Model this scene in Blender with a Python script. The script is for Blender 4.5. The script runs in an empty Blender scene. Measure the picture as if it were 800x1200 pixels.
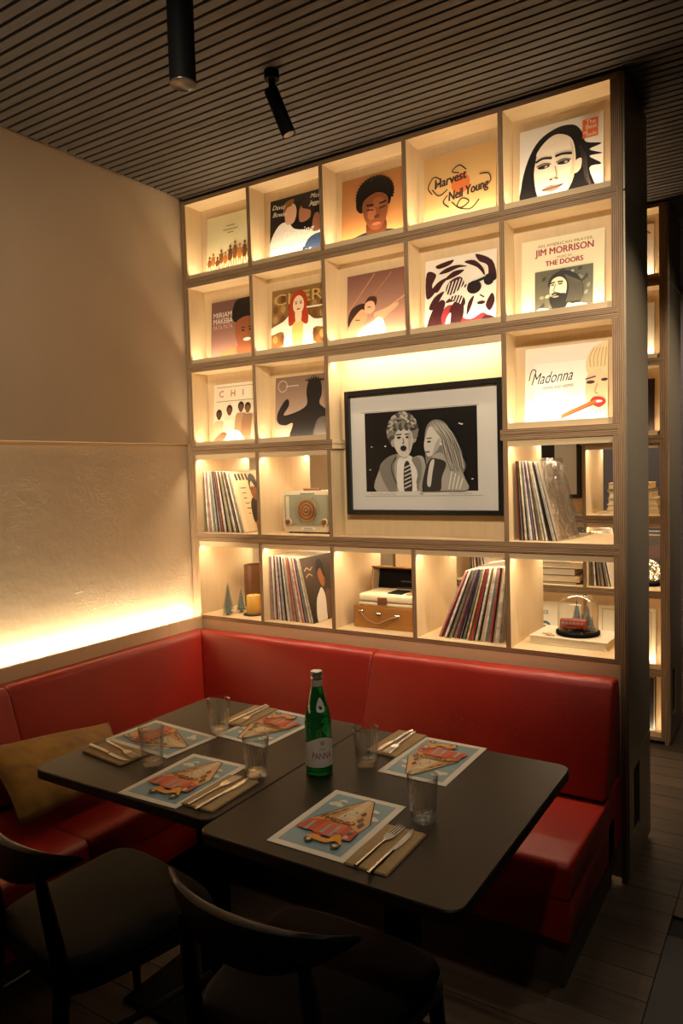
import bpy, bmesh, math, random
from mathutils import Vector, Matrix, Euler
random.seed(7)
PI = math.pi
S = bpy.context.scene
COL = S.collection

# ------------------------------------------------------------------ camera
cam_d = bpy.data.cameras.new('camera'); cam = bpy.data.objects.new('camera', cam_d); COL.objects.link(cam)
_f = 859.5
cam_d.sensor_fit = 'VERTICAL'; cam_d.sensor_height = 24.0
cam_d.lens = _f / 1200 * 24.0
cam_d.clip_start = 0.05
_a, _b, _c = math.radians(32.333), math.radians(-3.280), math.radians(1.6887)
_R = Matrix.Rotation(_a, 3, 'Z') @ Matrix.Rotation(_b, 3, 'X') @ Matrix.Rotation(_c, 3, 'Y')
_right, _fwd, _up = _R.col[0], _R.col[1], _R.col[2]
_M = Matrix((_right, _up, -_fwd)).transposed().to_4x4()
_M.translation = Vector((2.641, -2.775, 1.567))
cam.matrix_world = _M
S.camera = cam

# ------------------------------------------------------------------ world, exposure
w = bpy.data.worlds.new('world'); S.world = w; w.use_nodes = True
w.node_tree.nodes['Background'].inputs[0].default_value = (1.0, 0.80, 0.58, 1)
w.node_tree.nodes['Background'].inputs[1].default_value = 0.012
S.view_settings.view_transform = 'Standard'
S.view_settings.look = 'None'
S.view_settings.exposure = 0.0
S.view_settings.gamma = 1.0
S.view_settings.use_curve_mapping = False
try:
    S.cycles.use_denoising = True
    S.cycles.denoiser = 'OPENIMAGEDENOISE'
    S.cycles.sample_clamp_indirect = 4.0
    S.cycles.caustics_reflective = False
    S.cycles.caustics_refractive = False
    S.cycles.max_bounces = 10
    S.cycles.transparent_max_bounces = 16
    S.cycles.blur_glossy = 0.5
except Exception:
    pass

WARM = (1.0, 0.84, 0.60)
WARMER = (1.0, 0.84, 0.64)
P_DISPLAY = 0.85     # watts of each strip behind a display lip
P_SHELF = 1.0       # watts of each strip in an open cell
P_WALL = 29.0        # strip along the wall ledge
P_SPOT = 26.0

def area(name, loc, rot, sx, sy, power, color=WARM, spread=PI, parent=None):
    l = bpy.data.lights.new(name, 'AREA'); l.shape = 'RECTANGLE'; l.size = sx; l.size_y = sy
    l.energy = power; l.color = color; l.spread = spread
    o = bpy.data.objects.new(name, l); COL.objects.link(o)
    o.location = loc; o.rotation_euler = rot
    if parent: o.parent = parent
    return o

def spot(name, loc, target, power, angle=60, blend=0.8, color=WARMER, radius=0.03):
    l = bpy.data.lights.new(name, 'SPOT'); l.energy = power; l.color = color
    l.spot_size = math.radians(angle); l.spot_blend = blend; l.shadow_soft_size = radius
    o = bpy.data.objects.new(name, l); COL.objects.link(o)
    o.location = loc
    o.rotation_euler = (Vector(target) - Vector(loc)).to_track_quat('-Z', 'Y').to_euler()
    return o

# strip of light hidden behind the ledge along the left wall
area('wall_ledge_strip', (-0.014, -1.45, 0.815), (PI, math.radians(-6), 0), 0.014, 2.85, P_WALL, (1.0, 0.84, 0.60))
# ceiling spots: the two fixtures in view, then added unseen fill lamps
spot('spot_over_table', (1.244, -1.289, 2.59), (1.35, -1.12, 0.75), P_SPOT * 0.22, 46)
spot('spot_beside_bookcase', (1.130, -0.65, 2.725), (1.80, -0.80, 0.6), P_SPOT * 0.75, 62)
spot('fill_spot_bookcase', (2.25, -1.95, 2.88), (1.40, 0.0, 1.90), P_SPOT * 7.0, 62, 0.95, radius=0.06)  # added lamp without fixture: lifts the framed picture and board edges
spot('fill_spot_wall', (1.50, -2.05, 2.88), (0.0, -0.62, 1.75), P_SPOT * 2.6, 80, 1.0, radius=0.10)  # added to brighten the plaster wall evenly
spot('fill_spot_tables', (2.55, -2.25, 2.62), (1.62, -1.15, 0.75), P_SPOT * 1.1, 38, 0.9, radius=0.04)  # added lamp that brightens bottle label and menus from the front
spot('fill_spot_aisle', (3.05, 0.1, 2.88), (2.45, 0.25, 0.0), P_SPOT * 0.9, 74)  # added over the aisle floor, no fixture built
spot('fill_spot_end_panel', (3.1, -0.45, 2.88), (2.10, 0.22, 1.75), P_SPOT * 6.0, 40, 1.0)  # added to brighten the bronze end panel
spot('fill_spot_rear_end_panel', (2.9, 1.0, 2.88), (2.02, 1.72, 1.75), P_SPOT * 4.0, 44, 1.0)  # likewise added, for the end panel of the rear bookcase
spot('fill_spot_rear_alcove', (1.1, 0.95, 2.88), (0.3, 0.95, 1.2), P_SPOT * 0.8, 110)  # added fill for the wall between the bookcases
spot('fill_spot_rear_aisle', (3.0, 1.5, 2.88), (2.02, 1.5, 1.6), P_SPOT * 0.5, 80)  # added fill on the aisle side of the rear bookcase
spot('fill_spot_back_wall', (2.85, 3.1, 2.88), (2.8, 3.9, 1.75), P_SPOT * 1.8, 62)  # added so that a lit wall patch reflects in the end panels
spot('fill_spot_back_corridor', (1.4, 2.7, 2.88), (1.4, 3.9, 1.5), P_SPOT * 2.2, 110)  # added to lift the grey wall behind the open cells

# ------------------------------------------------------------------ helpers
def lin(h):
    if isinstance(h, str):
        h = h.lstrip('#'); c = [int(h[i:i+2], 16) / 255 for i in (0, 2, 4)]
        return tuple(((x + 0.055) / 1.055) ** 2.4 if x > 0.04045 else x / 12.92 for x in c)
    return tuple(h[:3])

MATS = {}
def mat(name, color=(0.5, 0.5, 0.5), rough=0.6, metal=0.0, var=0.0, vscale=6.0, stretch=(1, 1, 1), bump=0.0, bscale=40.0,
        spec=0.5, emit=None, estr=0.0, coat=0.0, sheen=0.0, trans=0.0, ior=1.45):
    if name in MATS: return MATS[name]
    m = bpy.data.materials.new(name); m.use_nodes = True; MATS[name] = m
    nt = m.node_tree; N = nt.nodes; L = nt.links
    b = N['Principled BSDF']; c = lin(color)
    b.inputs['Base Color'].default_value = (*c, 1)
    b.inputs['Roughness'].default_value = rough; b.inputs['Metallic'].default_value = metal
    b.inputs['Specular IOR Level'].default_value = spec
    b.inputs['Coat Weight'].default_value = coat; b.inputs['Sheen Weight'].default_value = sheen
    b.inputs['Transmission Weight'].default_value = trans; b.inputs['IOR'].default_value = ior
    if emit is not None:
        b.inputs['Emission Color'].default_value = (*lin(emit), 1); b.inputs['Emission Strength'].default_value = estr
    g = None
    if var or bump:
        g = N.new('ShaderNodeNewGeometry')
        mp = N.new('ShaderNodeMapping'); mp.inputs['Scale'].default_value = stretch
        L.new(g.outputs['Position'], mp.inputs['Vector'])
    if var:
        n = N.new('ShaderNodeTexNoise'); n.inputs['Scale'].default_value = vscale; n.inputs['Detail'].default_value = 5
        L.new(mp.outputs[0], n.inputs['Vector'])
        r = N.new('ShaderNodeMapRange'); r.inputs[1].default_value = 0.25; r.inputs[2].default_value = 0.75
        r.inputs[3].default_value = 1 - var; r.inputs[4].default_value = 1 + var
        L.new(n.outputs['Fac'], r.inputs[0])
        mx = N.new('ShaderNodeVectorMath'); mx.operation = 'SCALE'; mx.inputs[0].default_value = c
        L.new(r.outputs[0], mx.inputs['Scale']); L.new(mx.outputs[0], b.inputs['Base Color'])
    if bump:
        n2 = N.new('ShaderNodeTexNoise'); n2.inputs['Scale'].default_value = bscale; n2.inputs['Detail'].default_value = 4
        L.new(mp.outputs[0], n2.inputs['Vector'])
        bp = N.new('ShaderNodeBump'); bp.inputs['Strength'].default_value = bump; bp.inputs['Distance'].default_value = 0.01
        L.new(n2.outputs['Fac'], bp.inputs['Height']); L.new(bp.outputs[0], b.inputs['Normal'])
    return m

def ply_edge(name, axis):
    """edge of birch plywood: thin plies stacked along axis"""
    m = bpy.data.materials.new(name); m.use_nodes = True; MATS[name] = m
    nt = m.node_tree; N = nt.nodes; L = nt.links; b = N['Principled BSDF']; b.inputs['Roughness'].default_value = 0.6
    g = N.new('ShaderNodeNewGeometry'); sep = N.new('ShaderNodeSeparateXYZ'); L.new(g.outputs['Position'], sep.inputs[0])
    n = N.new('ShaderNodeTexNoise'); n.inputs['Scale'].default_value = 3; L.new(g.outputs['Position'], n.inputs['Vector'])
    ad = N.new('ShaderNodeMath'); ad.operation = 'MULTIPLY_ADD'; ad.inputs[1].default_value = 0.003
    L.new(n.outputs['Fac'], ad.inputs[0]); L.new(sep.outputs[axis], ad.inputs[2])
    mu = N.new('ShaderNodeMath'); mu.operation = 'MULTIPLY'; mu.inputs[1].default_value = 2 * PI / 0.0068
    L.new(ad.outputs[0], mu.inputs[0])
    si = N.new('ShaderNodeMath'); si.operation = 'SINE'; L.new(mu.outputs[0], si.inputs[0])
    mr = N.new('ShaderNodeMapRange'); mr.inputs[1].default_value = -0.6; mr.inputs[2].default_value = 0.6; L.new(si.outputs[0], mr.inputs[0])
    mp = N.new('ShaderNodeMapping'); sc = [30, 30, 30]; sc[{'X': 2, 'Z': 0}['XZ'['XZ'.index(axis)]]] = 2.0
    mp.inputs['Scale'].default_value = sc; L.new(g.outputs['Position'], mp.inputs['Vector'])
    n3 = N.new('ShaderNodeTexNoise'); n3.inputs['Scale'].default_value = 4; L.new(mp.outputs[0], n3.inputs['Vector'])
    ml = N.new('ShaderNodeMath'); ml.operation = 'MULTIPLY'; L.new(mr.outputs[0], ml.inputs[0]); L.new(n3.outputs['Fac'], ml.inputs[1])
    cr = N.new('ShaderNodeMix'); cr.data_type = 'RGBA'
    cr.inputs[6].default_value = (0.17, 0.090, 0.042, 1); cr.inputs[7].default_value = (0.62, 0.42, 0.23, 1)
    L.new(ml.outputs[0], cr.inputs[0]); L.new(cr.outputs[2], b.inputs['Base Color'])
    return m

def ink_material():
    m = bpy.data.materials.new('printed_ink'); m.use_nodes = True; MATS['ink'] = m
    nt = m.node_tree; b = nt.nodes['Principled BSDF']; b.inputs['Roughness'].default_value = 0.42
    a = nt.nodes.new('ShaderNodeAttribute'); a.attribute_name = 'Col'
    nt.links.new(a.outputs['Color'], b.inputs['Base Color'])
    return m

def thin_glass(name, tint=(1, 1, 1), base=0.06, rough=0.03, facing=0.5, bumpy=0.0):
    m = bpy.data.materials.new(name); m.use_nodes = True; MATS[name] = m
    nt = m.node_tree; N = nt.nodes; L = nt.links
    N.remove(N['Principled BSDF']); out = N['Material Output']
    t = N.new('ShaderNodeBsdfTransparent'); t.inputs[0].default_value = (*tint, 1)
    g = N.new('ShaderNodeBsdfGlossy'); g.inputs['Roughness'].default_value = rough
    lw = N.new('ShaderNodeLayerWeight'); lw.inputs['Blend'].default_value = facing
    mr = N.new('ShaderNodeMapRange'); mr.inputs[3].default_value = base; mr.inputs[4].default_value = 0.85
    pw = N.new('ShaderNodeMath'); pw.operation = 'POWER'; pw.inputs[1].default_value = 2.0
    L.new(lw.outputs['Facing'], pw.inputs[0]); L.new(pw.outputs[0], mr.inputs[0])
    mx = N.new('ShaderNodeMixShader'); L.new(mr.outputs[0], mx.inputs[0]); L.new(t.outputs[0], mx.inputs[1]); L.new(g.outputs[0], mx.inputs[2])
    L.new(mx.outputs[0], out.inputs['Surface'])
    if bumpy:
        ge = N.new('ShaderNodeNewGeometry'); n = N.new('ShaderNodeTexNoise'); n.inputs['Scale'].default_value = 14; n.inputs['Detail'].default_value = 2
        n.inputs['Distortion'].default_value = 1.5
        L.new(ge.outputs['Position'], n.inputs['Vector'])
        bp = N.new('ShaderNodeBump'); bp.inputs['Strength'].default_value = bumpy; bp.inputs['Distance'].default_value = 0.02
        L.new(n.outputs['Fac'], bp.inputs['Height']); L.new(bp.outputs[0], g.inputs['Normal'])
    return m

class MB:
    """collects geometry; build() links it as ONE mesh object"""
    def __init__(s): s.v = []; s.f = []; s.m = []
    def add(s, vs, fs, mi=0):
        o = len(s.v); s.v += [tuple(p) for p in vs]
        s.f += [tuple(i + o for i in f) for f in fs]; s.m += [mi] * len(fs); return s
    def box(s, a, b, mi=0, front=None):
        x0, y0, z0 = a; x1, y1, z1 = b
        vs = [(x0, y0, z0), (x1, y0, z0), (x1, y1, z0), (x0, y1, z0), (x0, y0, z1), (x1, y0, z1), (x1, y1, z1), (x0, y1, z1)]
        fs = [(0, 3, 2, 1), (4, 5, 6, 7), (0, 1, 5, 4), (1, 2, 6, 5), (2, 3, 7, 6), (3, 0, 4, 7)]
        s.add(vs, fs, mi)
        if front is not None:
            s.m[-4] = front; s.m[-2] = front
        return s
    def rbox(s, a, b, r=0.005, seg=2, mi=0):
        bm = bmesh.new(); bmesh.ops.create_cube(bm, size=1)
        c = [(a[i] + b[i]) / 2 for i in range(3)]; d = [b[i] - a[i] for i in range(3)]
        for v in bm.verts: v.co = Vector([c[i] + v.co[i] * d[i] for i in range(3)])
        bmesh.ops.bevel(bm, geom=bm.edges[:], offset=r, segments=seg, affect='EDGES', profile=0.5)
        bm.verts.index_update()
        s.add([v.co[:] for v in bm.verts], [[v.index for v in f.verts] for f in bm.faces], mi); bm.free(); return s
    def lathe(s, prof, seg=32, c=(0, 0, 0), mi=0, mod=None):
        vs = []; fs = []; n = len(prof)
        for k in range(seg):
            t = 2 * PI * k / seg
            for i, (r, z) in enumerate(prof):
                rr = r * (mod(t, i) if mod else 1)
                vs.append((c[0] + rr * math.cos(t), c[1] + rr * math.sin(t), c[2] + z))
        for k in range(seg):
            k2 = (k + 1) % seg
            for i in range(n - 1):
                fs.append((k * n + i, k2 * n + i, k2 * n + i + 1, k * n + i + 1))
        if prof[0][0] > 1e-5: fs.append(tuple(k * n for k in reversed(range(seg))))
        if prof[-1][0] > 1e-5: fs.append(tuple(k * n + n - 1 for k in range(seg)))
        return s.add(vs, fs, mi)
    def tube(s, pts, rad, seg=10, mi=0, cap=True, flat=1.0):
        pts = [Vector(p) for p in pts]; n = len(pts)
        rad = rad if isinstance(rad, (list, tuple)) else [rad] * n
        vs = []; fs = []; prev = None
        for i, p in enumerate(pts):
            t = (pts[min(i + 1, n - 1)] - pts[max(i - 1, 0)]).normalized()
            if prev is None:
                u = t.cross(Vector((0, 0, 1)))
                if u.length < 1e-3: u = t.cross(Vector((0, 1, 0)))
            else: u = prev - t * prev.dot(t)
            u.normalize(); prev = u; q = t.cross(u)
            for k in range(seg):
                a = 2 * PI * k / seg; vs.append(p + u * math.cos(a) * rad[i] + q * math.sin(a) * rad[i] * flat)
        for i in range(n - 1):
            for k in range(seg):
                k2 = (k + 1) % seg; fs.append((i * seg + k, i * seg + k2, (i + 1) * seg + k2, (i + 1) * seg + k))
        if cap:
            fs.append(tuple(reversed(range(seg)))); fs.append(tuple((n - 1) * seg + k for k in range(seg)))
        return s.add(vs, fs, mi)
    def prism(s, poly, z0, z1, mi=0):
        n = len(poly)
        vs = [(x, y, z0) for x, y in poly] + [(x, y, z1) for x, y in poly]
        fs = [tuple(reversed(range(n))), tuple(range(n, 2 * n))] + [(i, (i + 1) % n, n + (i + 1) % n, n + i) for i in range(n)]
        return s.add(vs, fs, mi)
    def xf(s, M):
        s.v = [tuple(M @ Vector(p)) for p in s.v]; return s
    def mesh(s, name, mats, smooth=None):
        me = bpy.data.meshes.new(name); me.from_pydata(s.v, [], s.f); me.update()
        for m in (mats if isinstance(mats, (list, tuple)) else [mats]): me.materials.append(m)
        me.polygons.foreach_set('material_index', s.m)
        bm = bmesh.new(); bm.from_mesh(me); bmesh.ops.recalc_face_normals(bm, faces=bm.faces); bm.to_mesh(me); bm.free()
        if smooth is not None:
            me.shade_smooth(); me.set_sharp_from_angle(angle=math.radians(smooth))
        return me
    def build(s, name, mats, parent=None, loc=(0, 0, 0), rot=(0, 0, 0), smooth=None):
        return link(name, s.mesh(name, mats, smooth), parent, loc, rot)

def link(name, me, parent=None, loc=(0, 0, 0), rot=(0, 0, 0)):
    o = bpy.data.objects.new(name, me); COL.objects.link(o)
    o.location = loc; o.rotation_euler = rot
    if parent: o.parent = parent
    return o
def tag(o, label, cat, group=None):
    o['label'] = label; o['category'] = cat
    if group: o['group'] = group
    return o
def thing(name, label, cat, loc=(0, 0, 0), rot=(0, 0, 0), group=None):
    return tag(link(name, None, None, loc, rot), label, cat, group)
def struct(o, label=None, cat=None):
    o['kind'] = 'structure'
    if label: o['label'] = label
    o['category'] = cat or 'room'
    return o
def copy_tree(o, parent=None):
    c = o.copy(); COL.objects.link(c); c.parent = parent
    for ch in [x for x in bpy.data.objects if x.parent == o]: copy_tree(ch, c)
    return c

def rrect(x0, y0, x1, y1, r, n=5):
    pts = []
    for cx, cy, a0 in ((x1 - r, y1 - r, 0), (x0 + r, y1 - r, 90), (x0 + r, y0 + r, 180), (x1 - r, y0 + r, 270)):
        for k in range(n + 1):
            a = math.radians(a0 + 90 * k / n); pts.append((cx + r * math.cos(a), cy + r * math.sin(a)))
    return pts

def catmull(pts, n=5, closed=True):
    out = []; m = len(pts)
    rng = range(m) if closed else range(m - 1)
    for i in rng:
        g = (lambda k: pts[k % m]) if closed else (lambda k: pts[min(max(k, 0), m - 1)])
        p0, p1, p2, p3 = g(i - 1), g(i), g(i + 1), g(i + 2)
        for k in range(n):
            t = k / n
            out.append(tuple(0.5 * (2 * p1[j] + (p2[j] - p0[j]) * t + (2 * p0[j] - 5 * p1[j] + 4 * p2[j] - p3[j]) * t * t
                        + (3 * p1[j] - p0[j] - 3 * p2[j] + p3[j]) * t ** 3) for j in range(len(p1))))
    if not closed: out.append(tuple(pts[-1]))
    return out

_text_cache = {}
def text_geo(s):
    if s not in _text_cache:
        cu = bpy.data.curves.new('t', 'FONT'); cu.body = s; cu.size = 1.0; cu.resolution_u = 3
        o = bpy.data.objects.new('t', cu)
        me = bpy.data.meshes.new_from_object(o)
        _text_cache[s] = ([(v.co.x, v.co.y) for v in me.vertices], [tuple(p.vertices) for p in me.polygons])
        bpy.data.objects.remove(o); bpy.data.meshes.remove(me); bpy.data.curves.remove(cu)
    return _text_cache[s]

class Print:
    """flat print: thin ink layers on a sheet of size w x h; coordinates 0..1"""
    def __init__(s, w, h): s.w = w; s.h = h; s.v = []; s.c = []; s.f = []; s.z = 0; s.xs = 1.0
    def _pt(s, p): return (min(max(p[0] * s.xs, 0), 1) * s.w, min(max(p[1], 0), 1) * s.h, s.z)
    def _lay(s): s.z += 0.00012
    def raw(s, pts, cols, faces):
        o = len(s.v); s.v += [s._pt(p) for p in pts]; s.c += [(*lin(c), 1) for c in cols]
        s.f += [tuple(i + o for i in f) for f in faces]
    def bg(s, c, c2=None):
        s._lay(); c2 = c2 or c; s.raw([(0, 0), (1, 0), (1, 1), (0, 1)], [c2, c2, c, c], [(0, 1, 2, 3)]); return s
    def rect(s, c, x0, y0, x1, y1, c2=None):
        s._lay(); c2 = c2 or c; s.raw([(x0, y0), (x1, y0), (x1, y1), (x0, y1)], [c2, c2, c, c], [(0, 1, 2, 3)]); return s
    def poly(s, c, pts, smooth=True, n=4):
        s._lay(); q = catmull(pts, n) if smooth else pts
        s.raw(q, [c] * len(q), [tuple(range(len(q)))]); return s
    def ell(s, c, cx, cy, rx, ry, rot=0, c2=None, n=20):
        s._lay(); a = math.radians(rot); q = [(cx, cy)]; cols = [c]
        for k in range(n):
            t = 2 * PI * k / n; x, y = rx * math.cos(t), ry * math.sin(t)
            q.append((cx + x * math.cos(a) - y * math.sin(a), cy + x * math.sin(a) + y * math.cos(a))); cols.append(c2 or c)
        s.raw(q, cols, [(0, 1 + k, 1 + (k + 1) % n) for k in range(n)]); return s
    def line(s, c, wd, pts, smooth=False, closed=False):
        s._lay(); q = catmull(pts, 6, closed) if smooth else list(pts)
        if closed and q: q = q + [q[0]]
        asp = s.w / s.h
        for a, b in zip(q[:-1], q[1:]):
            dx, dy = (b[0] - a[0]) * asp, b[1] - a[1]; L = math.hypot(dx, dy) or 1
            nx, ny = -dy / L * wd / asp, dx / L * wd
            s.raw([(a[0] + nx, a[1] + ny), (a[0] - nx, a[1] - ny), (b[0] - nx, b[1] - ny), (b[0] + nx, b[1] + ny)], [c] * 4, [(0, 1, 2, 3)])
        return s
    def text(s, c, t, x, y, size, width=None, shear=0.0, rot=0.0, align='L', bold=0.0):
        if bold:
            for dx, dy in ((bold, 0), (-bold, 0), (0, bold)): s.text(c, t, x + dx, y + dy, size, width, shear, rot, align)
        s._lay(); v, f = text_geo(t)
        x0 = min(p[0] for p in v); x1 = max(p[0] for p in v); k = size; kx = size * s.h / s.w
        if width: kx = width / (x1 - x0)
        off = {'L': 0, 'C': -0.5, 'R': -1}[align] * (x1 - x0) * kx
        a = math.radians(rot); pts = []
        for px, py in v:
            lx, ly = (px - x0) * kx + off + py * k * shear, py * k
            pts.append((x + lx * math.cos(a) - ly * math.sin(a), y + lx * math.sin(a) + ly * math.cos(a)))
        s.raw(pts, [c] * len(pts), f); return s
    def bust(s, cx, cy, k, skin, hair, cloth, hair_back=None, dark=None, long=0):
        """generic head and shoulders; k = head half-height"""
        dark = dark or hair
        if cloth: s.poly(cloth, [(cx - 2.2 * k, cy - 4.2 * k), (cx - 1.9 * k, cy - 2.0 * k), (cx - 0.5 * k, cy - 1.35 * k), (cx + 0.5 * k, cy - 1.35 * k), (cx + 1.9 * k, cy - 2.0 * k), (cx + 2.2 * k, cy - 4.2 * k)])
        if long: s.poly(hair, [(cx, cy + 1.3 * k), (cx - 0.95 * k, cy + 0.6 * k), (cx - 1.15 * k, cy - long * k), (cx - 0.4 * k, cy - long * k * 0.9), (cx, cy - 0.4 * k), (cx + 0.4 * k, cy - long * k * 0.9), (cx + 1.15 * k, cy - long * k), (cx + 0.95 * k, cy + 0.6 * k)])
        s.poly(skin, [(cx - 0.32 * k, cy - 0.5 * k), (cx - 0.36 * k, cy - 1.5 * k), (cx, cy - 1.8 * k), (cx + 0.36 * k, cy - 1.5 * k), (cx + 0.32 * k, cy - 0.5 * k)])
        s.ell(hair, cx, cy + 0.25 * k, 0.86 * k, 1.0 * k)
        s.ell(skin, cx, cy - 0.1 * k, 0.66 * k, 0.9 * k)
        s.face(cx, cy - 0.1 * k, k, dark)
        return s
    def face(s, cx, cy, k, dark):
        for d in (-1, 1):
            s.ell(dark, cx + d * 0.28 * k, cy + 0.12 * k, 0.13 * k, 0.06 * k, n=10)
            s.line(dark, 0.03 * k, [(cx + d * 0.12 * k, cy + 0.28 * k), (cx + d * 0.44 * k, cy + 0.30 * k)])
        s.ell(dark, cx, cy - 0.42 * k, 0.22 * k, 0.06 * k, n=10)
        return s
    def mesh(s, name):
        me = bpy.data.meshes.new(name); me.from_pydata(s.v, [], s.f); me.update()
        at = me.color_attributes.new('Col', 'FLOAT_COLOR', 'POINT')
        at.data.foreach_set('color', [x for c in s.c for x in c])
        me.materials.append(MATS['ink']); return me

# ------------------------------------------------------------------ materials
PLY = mat('birch_ply', (0.68, 0.505, 0.29), 0.5, var=0.055, vscale=5, stretch=(9, 9, 0.9))
PLYH = mat('birch_ply_horizontal', (0.68, 0.505, 0.29), 0.5, var=0.06, vscale=5, stretch=(1.2, 9, 9))
EDGE_H = ply_edge('ply_edge_horizontal', 'Z'); EDGE_V = ply_edge('ply_edge_vertical', 'X')
ink_material()
LEATHER = mat('red_leather', (0.30, 0.012, 0.0045), 0.40, var=0.12, vscale=5, bump=0.12, bscale=220, spec=0.5)
BLACKWOOD = mat('black_stained_wood', (0.008, 0.007, 0.006), 0.40, var=0.2, vscale=8, stretch=(1, 1, 8), spec=0.4)
BLACKPAD = mat('black_seat_leather', (0.009, 0.008, 0.0075), 0.7, bump=0.1, bscale=200, spec=0.2)
TABLE = mat('dark_table_laminate', (0.015, 0.0110, 0.0070), 0.42, var=0.15, vscale=3, bump=0.03, bscale=300, spec=0.28)
BLACKMETAL = mat('matt_black_metal', (0.005, 0.005, 0.005), 0.6, metal=0.0, spec=0.05, var=0.05)
STEEL = mat('polished_steel', (0.80, 0.80, 0.80), 0.20, metal=1.0, var=0.05)
LEDM = mat('led_strip_diffuser', (0.9, 0.85, 0.7), 0.5, emit=(1.0, 0.72, 0.40), estr=12)
SLAT = mat('dark_oak_slat', (0.058, 0.043, 0.031), 0.6, var=0.25, vscale=4, stretch=(1, 14, 14), bump=0.05, bscale=30)
VOID = mat('black_ceiling_void', (0.006, 0.005, 0.005), 0.9, var=0.1)
FLOORM = mat('floor_substrate', (0.015, 0.012, 0.010), 0.8, var=0.1)
PLANK = [mat('dark_floor_plank_%s' % n, tuple(x * 1.3 for x in c), 0.5, var=0.3, vscale=3, stretch=(1, 12, 1), bump=0.06, bscale=25) for n, c in (('a', (0.060, 0.040, 0.026)), ('b', (0.050, 0.034, 0.022)), ('c', (0.070, 0.047, 0.030)))]
TILE = mat('grey_floor_tile', (0.055, 0.050, 0.045), 0.6, var=0.2, vscale=5)
BRONZE = mat('brushed_bronze_metal', (0.34, 0.275, 0.185), 0.36, metal=0.55, var=0.10, vscale=10, stretch=(1, 40, 0.6))
PAPER = mat('paper_white', (0.78, 0.74, 0.66), 0.7, var=0.03)
KRAFT = mat('kraft_napkin', (0.47, 0.32, 0.15), 0.85, var=0.08, vscale=60, bump=0.05, bscale=400)
SLEEVE = mat('sleeve_card', (0.62, 0.52, 0.38), 0.6, var=0.1, vscale=20)

# plaster of the left wall
def plaster():
    m = bpy.data.materials.new('rough_plaster'); m.use_nodes = True; MATS['rough_plaster'] = m
    nt = m.node_tree; N = nt.nodes; L = nt.links; b = N['Principled BSDF']; b.inputs['Roughness'].default_value = 0.85
    g = N.new('ShaderNodeNewGeometry')
    n1 = N.new('ShaderNodeTexNoise'); n1.inputs['Scale'].default_value = 2.2; n1.inputs['Detail'].default_value = 6; L.new(g.outputs['Position'], n1.inputs['Vector'])
    r = N.new('ShaderNodeMix'); r.data_type = 'RGBA'; r.inputs[6].default_value = (0.47, 0.345, 0.205, 1); r.inputs[7].default_value = (0.56, 0.425, 0.265, 1)
    L.new(n1.outputs['Fac'], r.inputs[0]); L.new(r.outputs[2], b.inputs['Base Color'])
    n2 = N.new('ShaderNodeTexNoise'); n2.inputs['Scale'].default_value = 11; n2.inputs['Detail'].default_value = 9; n2.inputs['Roughness'].default_value = 0.66; n2.inputs['Distortion'].default_value = 0.2
    L.new(g.outputs['Position'], n2.inputs['Vector'])
    mp = N.new('ShaderNodeMapping'); mp.inputs['Scale'].default_value = (3, 3, 9); mp.inputs['Rotation'].default_value = (0.5, 0, 0); L.new(g.outputs['Position'], mp.inputs['Vector'])
    n3 = N.new('ShaderNodeTexNoise'); n3.inputs['Scale'].default_value = 2.0; n3.inputs['Detail'].default_value = 3; n3.inputs['Distortion'].default_value = 2.5; L.new(mp.outputs[0], n3.inputs['Vector'])
    # trowel ridges: thin ridge where the third noise crosses its middle value, only in patches
    s1 = N.new('ShaderNodeMath'); s1.operation = 'SUBTRACT'; s1.inputs[1].default_value = 0.5; L.new(n3.outputs['Fac'], s1.inputs[0])
    s2 = N.new('ShaderNodeMath'); s2.operation = 'ABSOLUTE'; L.new(s1.outputs[0], s2.inputs[0])
    s3 = N.new('ShaderNodeMapRange'); s3.inputs[1].default_value = 0.0; s3.inputs[2].default_value = 0.02; s3.inputs[3].default_value = 1; s3.inputs[4].default_value = 0; L.new(s2.outputs[0], s3.inputs[0])
    pm = N.new('ShaderNodeMapRange'); pm.inputs[1].default_value = 0.50; pm.inputs[2].default_value = 0.58; L.new(n1.outputs['Fac'], pm.inputs[0])
    s4 = N.new('ShaderNodeMath'); s4.operation = 'MULTIPLY'; L.new(s3.outputs[0], s4.inputs[0]); L.new(pm.outputs[0], s4.inputs[1])
    s5 = N.new('ShaderNodeMath'); s5.operation = 'MULTIPLY_ADD'; s5.inputs[1].default_value = 0.6; L.new(s4.outputs[0], s5.inputs[0])
    s6 = N.new('ShaderNodeMath'); s6.operation = 'MULTIPLY'; s6.inputs[1].default_value = 0.55; L.new(n2.outputs['Fac'], s6.inputs[0]); L.new(s6.outputs[0], s5.inputs[2])
    bp = N.new('ShaderNodeBump'); bp.inputs['Strength'].default_value = 0.38; bp.inputs['Distance'].default_value = 0.010
    L.new(s5.outputs[0], bp.inputs['Height']); L.new(bp.outputs[0], b.inputs['Normal'])
    return m
PLASTER = plaster()
SMOOTHWALL = mat('smooth_beige_wall', (0.44, 0.33, 0.21), 0.85, var=0.05, vscale=2, bump=0.03, bscale=60)
BACKWALL = mat('grey_lilac_wall', (0.20, 0.17, 0.17), 0.85, var=0.05)

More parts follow.
